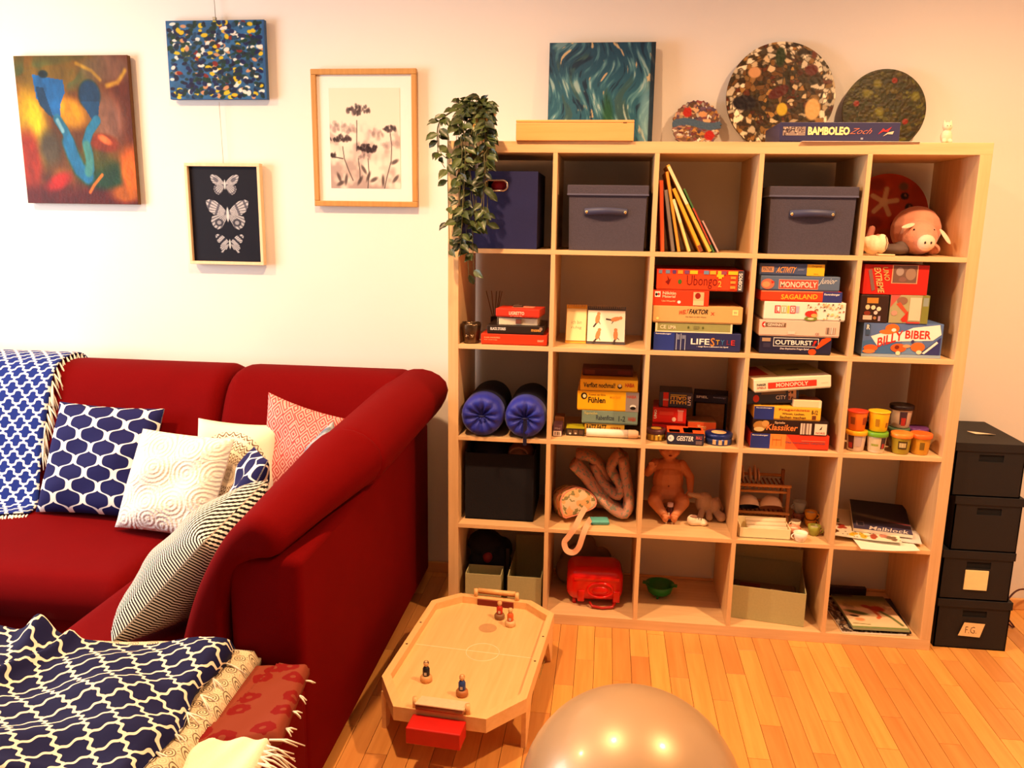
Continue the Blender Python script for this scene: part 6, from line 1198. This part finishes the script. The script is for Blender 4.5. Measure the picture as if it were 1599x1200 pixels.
# green colander bowl
t_ = thing('toy_colander', 'small green plastic colander with feet and side grips', 'bowl', (.838, .215, z4), (0, 0, math.radians(-8))); M_GRN = P((14, 110, 40), .35)
B().lathe([(.001, .012), (.034, .012), (.048, .024), (.055, .050), (.055, .053), (.060, .054), (.060, .056), (.053, .055), (.045, .026), (.001, .016)], 36, cap=False).mk('bowl', M_GRN, t_)
for sx in (-1, 1): B().box(sx*.057-.013, sx*.057+.013, -.012, .012, .051, .056, .002).mk('grip', M_GRN, t_)
for a in (-100, 20, 140): B().cyl((.028*math.cos(math.radians(a)), .028*math.sin(math.radians(a)), 0), (.030*math.cos(math.radians(a)), .030*math.sin(math.radians(a)), .018), .005, .006, n=8).mk('foot', M_GRN, t_)
# magazines
def f_mag(U, V):
    C = np.zeros(U.shape+(3,)); C[:] = (236, 206, 164); n = fbm(U, V, 5, 5, 13); C = lay(C, sst(V, .62, .95), (80, 92, 40)); C = lay(C, ell(U, V, .4, .72, .4, .10, 0, .6)*.8, (150, 120, 50)); C = lay(C, sst(n, .5, .7)*sst(V, .45, .7)*.6, (120, 100, 70)); C = lay(C, ell(U, V, .25, .45, .2, .05, -15, .4), (80, 100, 50))
    C = lay(C, ell(U, V, .68, .58, .14, .09, 0, .3), (176, 52, 30)); C = lay(C, ell(U, V, .52, .64, .10, .05, -20, .3), (150, 50, 34)); C = lay(C, pline(U, V, [(.60, .50), (.64, .35), (.58, .30)], .03, .4), (206, 100, 60)); C = lay(C, ell(U, V, .22, .24, .09, .05, 0, .3), (214, 150, 100)); C = lay(C, ell(U, V, .16, .34, .08, .03, -10, .3), (70, 50, 40))
    C = lay(C, pline(U, V, [(.72, .50), (.85, .32), (.93, .12)], .03, .5)*.9, (90, 110, 60)); C = lay(C, pline(U, V, [(.05, .12), (.35, .10)], .01, .4), (110, 120, 70)); C = lay(C, 1-sst(V, .03, .05), (120, 140, 80)); C = lay(C, inpoly(U, V, [(0, .95), (.4, .95), (.4, 1), (0, 1)]), (40, 30, 30)); return C
def f_mag2(U, V):
    C = np.zeros(U.shape+(3,)); C[:] = (70, 54, 46); s = fbm(U, V, 30, 20, 5); C = lay(C, sst(s, .5, .6), (176, 160, 140)); C = lay(C, sst(fbm(U, V, 8, 8, 9), .55, .7)*.7, (110, 70, 40)); return C
g_ = 'magazines on the bottom row'
sheet('magazine', 'brown speckled magazine lowest in the pile', (1.615, .155, 0), .235, .29, 3, z4+.0005, 0, 0, f_mag2, .006, (70, 80), cat='magazine', group=g_)
sheet('magazine', 'dark slim magazine under the nature magazine', (1.655, .165, 0), .22, .28, -3, z4+.008, 0, 0, None, .007, cat='magazine', edge=(50, 46, 50), group=g_)
sheet('magazine', 'nature magazine with a red animal on its cover on top of the pile', (1.642, .150, 0), .205, .275, 2, z4+.0165, 0, 0, f_mag, .009, (100, 120), cat='magazine', edge=(150, 160, 120), group=g_)
b_ = B().box(-.10, .10, -.010, .012, 0, .040, .002).mk('dark_book', P((56, 26, 26), .5), None, (1.585, .335, z4)); tag(b_, 'dark brown book lying at the back behind the magazines', 'book')

# ------------------------------------------------------------------ black boxes beside the shelf
def blackbox(label, x0, x1, y0, zlo, zhi, d=.35, note=None):
    w = (x1-x0)/2; h = zhi-zlo; t = thing('black_storage_box', label, 'box', ((x0+x1)/2, y0, zlo), (0, 0, 0), 'black boxes stacked beside the shelf')
    hl = .036; sl0, sl1 = -.038, .046; zs = h-.068; ze = h-.042; b = B(); f_ = .004
    b.box(-w+f_, w-f_, f_, f_+.004, 0, zs); b.box(-w+f_, w-f_, f_, f_+.004, ze, h-.004); b.box(-w+f_, sl0, f_, f_+.004, zs, ze); b.box(sl1, w-f_, f_, f_+.004, zs, ze)
    b.box(-w+f_, w-f_, d-.008, d-.004, 0, h-.004); b.box(-w+f_, -w+f_+.004, f_, d-.004, 0, h-.004); b.box(w-f_-.004, w-f_, f_, d-.004, 0, h-.004); b.box(-w+f_, w-f_, f_, d-.004, 0, .004); b.mk('body', M_BLACKBOX, t)
    B().box(-w, w, 0, d, h-hl+.006, h, .001).mk('lid', M_BLACKBOX, t); B().box(sl0-.002, sl1+.002, f_+.004, f_+.012, zs-.002, ze+.002).mk('grip_recess', P((5, 4, 5), .9), t)
    if note: note(t, w, h)
def note1(t, w, h): B().box(-.04, .040, -.0006, .0034, h-.150, h-.074, M=T(0, .0, 0)).mk('paper_note', P((246, 222, 160), .7), t)
def note2(t, w, h):
    b = B(); b.add([(-.047, -.001, h-.142), (.030, -.001, h-.145), (.043, -.001, h-.090), (-.030, -.001, h-.088)], [(0, 1, 2, 3)]); n = b.mk('paper_note', P((240, 206, 150), .7), t, fixn=False)
    text_part(t, 'F.G.', -.024, h-.130, .016, h-.104, -.0016, P((60, 40, 30)), bold=-.015)
blackbox('black lidded box with a handwritten note, lowest of the stack', 1.842, 2.104, .030, .0005, .196, note=note2)
blackbox('black lidded box with a blank cream note, second of the stack', 1.838, 2.090, .030, .197, .388, note=note1)
blackbox('black lidded box set slightly right, third of the stack', 1.856, 2.092, .030, .389, .596)
blackbox('black lidded box with a paper scrap on its lid, topmost of the stack', 1.836, 2.078, .030, .597, .795)
p_ = B().add([(-.045, .01, .006), (-.02, -.008, .001), (.035, -.014, .004), (.05, -.006, .001), (.02, .010, .001), (-.01, .014, .003)], [(0, 1, 2, 3, 4, 5)]).mk('paper_scrap', P((236, 210, 180), .7), None, (1.975, .17, .7955)); p_.modifiers.new('t', 'SOLIDIFY').thickness = .0008; tag(p_, 'folded cream paper scrap on the topmost black box', 'paper')
q = catmull([(2.12, .30, .004), (2.17, .25, .03), (2.22, .22, .004), (2.19, .26, .06), (2.26, .33, .11), (2.34, .37, .10), (2.42, .40, .04), (2.6, .38, .004)], 60, False); c_ = B().tube(q, .0035, 8).mk('power_cable', P((70, 16, 12), .5)); tag(c_, 'thin dark red cable curling on the floor beside the black boxes', 'cable')

# ------------------------------------------------------------------ wooden table game
tb_ = thing('table_hockey_game', 'low octagonal wooden table game on splayed board legs', 'game table', (.184, -.495, 0), (0, 0, math.radians(-4.8))); HH = .170
O8 = [(.228, -.268), (.135, -.392), (-.140, -.392), (-.228, -.250), (-.228, .268), (-.140, .350), (.130, .350), (.228, .268)]
I8 = [(x*.90, y*.93) for x, y in O8]
B().slab([(x*.985, y*.985) for x, y in O8], HH-.034, HH-.026).mk('playing_board', M_BEECH, tb_)
for k in range(8):
    a, c = O8[k], O8[(k+1) % 8]; ia, ic = I8[k], I8[(k+1) % 8]; B().slab([a, c, ic, ia][::-1], HH-.044, HH).mk('rim_rail', M_BEECH, tb_)
for sx in (-1, 1):
    x0, x1 = (sx*.226, sx*.212); b = B(); prof_l = [(-.262, 0), (-.235, 0), (-.16, .115), (.16, .115), (.235, 0), (.262, 0), (.262, HH-.045), (-.262, HH-.045)]
    n = len(prof_l); vs = [(min(x0, x1), y, z) for y, z in prof_l]+[(max(x0, x1), y, z) for y, z in prof_l]; fs = [tuple(reversed(range(n))), tuple(range(n, 2*n))]+[(i, (i+1) % n, n+(i+1) % n, n+i) for i in range(n)]; b.add(vs, fs).mk('leg_board', M_BEECH, tb_)
for x, y in ((-.216, .10), (-.216, -.05), (.216, .10), (.216, -.06)): B().lathe([(.004, HH-.002), (.004, HH+.0006)], 10, M=T(x, y, 0)).mk('peg', P((90, 56, 26)), tb_)
ln = B(); ln.box(-.200, .200, -.0012, .0012, HH-.0262, HH-.0257); stuff(ln.tube([(.03+.055*math.cos(a), .055*math.sin(a), HH-.0258) for a in [2*math.pi*k/30 for k in range(30)]], .0012, 4, closed=True).mk('field_lines', P((244, 226, 190), .5), tb_))
stuff(B().lathe([(.032, 0), (.001, 0)], 24, cap=False, M=T(.01, .16, HH-.0256)).mk('wear_mark', P((196, 150, 100), .5), tb_))
# goals at both ends
for sy, red_out in ((-1, True), (1, False)):
    yy = -.392 if sy < 0 else .350; xg = .0
    if red_out: B().box(-.072, .072, -.034, .034, -.002, .002, .001, M=T(xg, yy+.022, HH+.016) @ RX(-14)).mk('goal_roof', M_FRAME, tb_)
    else: B().cyl((xg-.07, yy-.004, HH+.022), (xg+.07, yy-.004, HH+.022), .008, n=12).mk('goal_bar', M_BEECH, tb_)
    for xs in (-.078, .078): B().cyl((xg+xs, yy+sy*-.012, HH-.002), (xg+xs, yy+sy*-.012, HH+.030), .0075, n=12).mk('goal_post', M_BEECH, tb_)
    B().cyl((xg-.07, yy+.004*sy, HH+.012), (xg+.07, yy+.004*sy, HH+.012), .007, n=12).mk('score_rod', P((170, 100, 60), .5), tb_)
    if red_out: B().box(xg-.08, xg+.078, yy-.070, yy-.002, HH-.062, HH-.012, .004, seg=3).mk('goal_box', P((196, 24, 14), .45), tb_)
    else:
        B().box(xg-.068, xg+.068, yy-.030, yy-.023, HH-.026, HH-.004, .001).mk('goal_net', P((116, 24, 14), .5), tb_)
text_part(tb_, 'Fumeto', -.03, 0, .03, .010, 0, P((120, 80, 30)), M=T(-.172, .290, HH-.014) @ RZ(43) @ RX(-60)); text_part(tb_, 'weykick', -.06, 0, .06, .022, 0, P((110, 120, 60)), M=T(.2268, .02, .085) @ RZ(90))
MT = tb_.matrix_basis.copy()
MT = Matrix.Translation((.184, -.495, 0)) @ RZ(-4.8)
def figure(label, px, py, body, base, hair):
    w = MT @ Vector((px, py, HH-.0255)); t = thing('wooden_player', label, 'game figure', w, (0, 0, 0), 'wooden players on the table game')
    B().lathe([(.001, 0), (.0165, 0), (.0185, .004), (.0185, .014), (.015, .019), (.001, .019)], 20, cap=False).mk('base', P(base, .5), t)
    B().lathe([(.0095, .019), (.011, .022), (.011, .042), (.008, .047), (.006, .050)], 18).mk('torso', P(body, .45), t)
    B().ball((0, 0, .058), (.0085, .0085, .0095)).mk('head', P((222, 176, 120), .5), t); B().lathe([(.0088, 0), (.007, .005), (.001, .007)], 14, cap=False, M=T(0, .001, .060)).mk('hair', P(hair, .5), t)
    B().add([(-.004, -.0113, .024), (.004, -.0113, .024), (.004, -.0113, .034), (-.004, -.0113, .034)], [(0, 1, 2, 3)]).mk('shirt_badge', P((206, 196, 180)), t, fixn=False)
figure('wooden player figure in a black shirt with dark hair', -.10, -.205, (26, 26, 36), (214, 160, 100), (70, 44, 30))
figure('wooden player figure in a blue shirt by the front goal', .028, -.255, (40, 66, 130), (176, 110, 60), (190, 130, 70))
figure('wooden player figure in a red shirt on a dark base by the far goal', .035, .238, (196, 50, 30), (140, 96, 60), (214, 150, 90))
figure('wooden player figure in an orange shirt with pale base by the far goal', .083, .195, (222, 96, 40), (226, 184, 130), (226, 176, 110))
# ------------------------------------------------------------------ exercise ball
eb = thing('exercise_ball', 'big shiny silver beige exercise ball on the parquet', 'ball', (.676, -1.29, 0)); R_ = .256
bm = NT('pearly_vinyl'); bm.out(s2l((178, 146, 108)), .36, 0.2, .5); bm.b.inputs['Coat Weight'].default_value = .25; bm.b.inputs['Coat Roughness'].default_value = .12
prof_ = []
for k in range(0, 61):
    a = -math.pi/2+math.pi*k/60; g_ = .0008*(1 if (k % 2 == 0 and abs(a) < .7) else 0); prof_.append((max(.0005, (R_-g_)*math.cos(a)), R_+(R_-g_)*math.sin(a)))
B().lathe(prof_, 96, cap=False).mk('vinyl_skin', bm.m, eb); B().lathe([(.011, 0), (.011, .002), (.004, .003)], 16, M=T(-.07, -.2325, .33) @ RX(70)).mk('valve_plug', P((190, 170, 140), .4), eb)
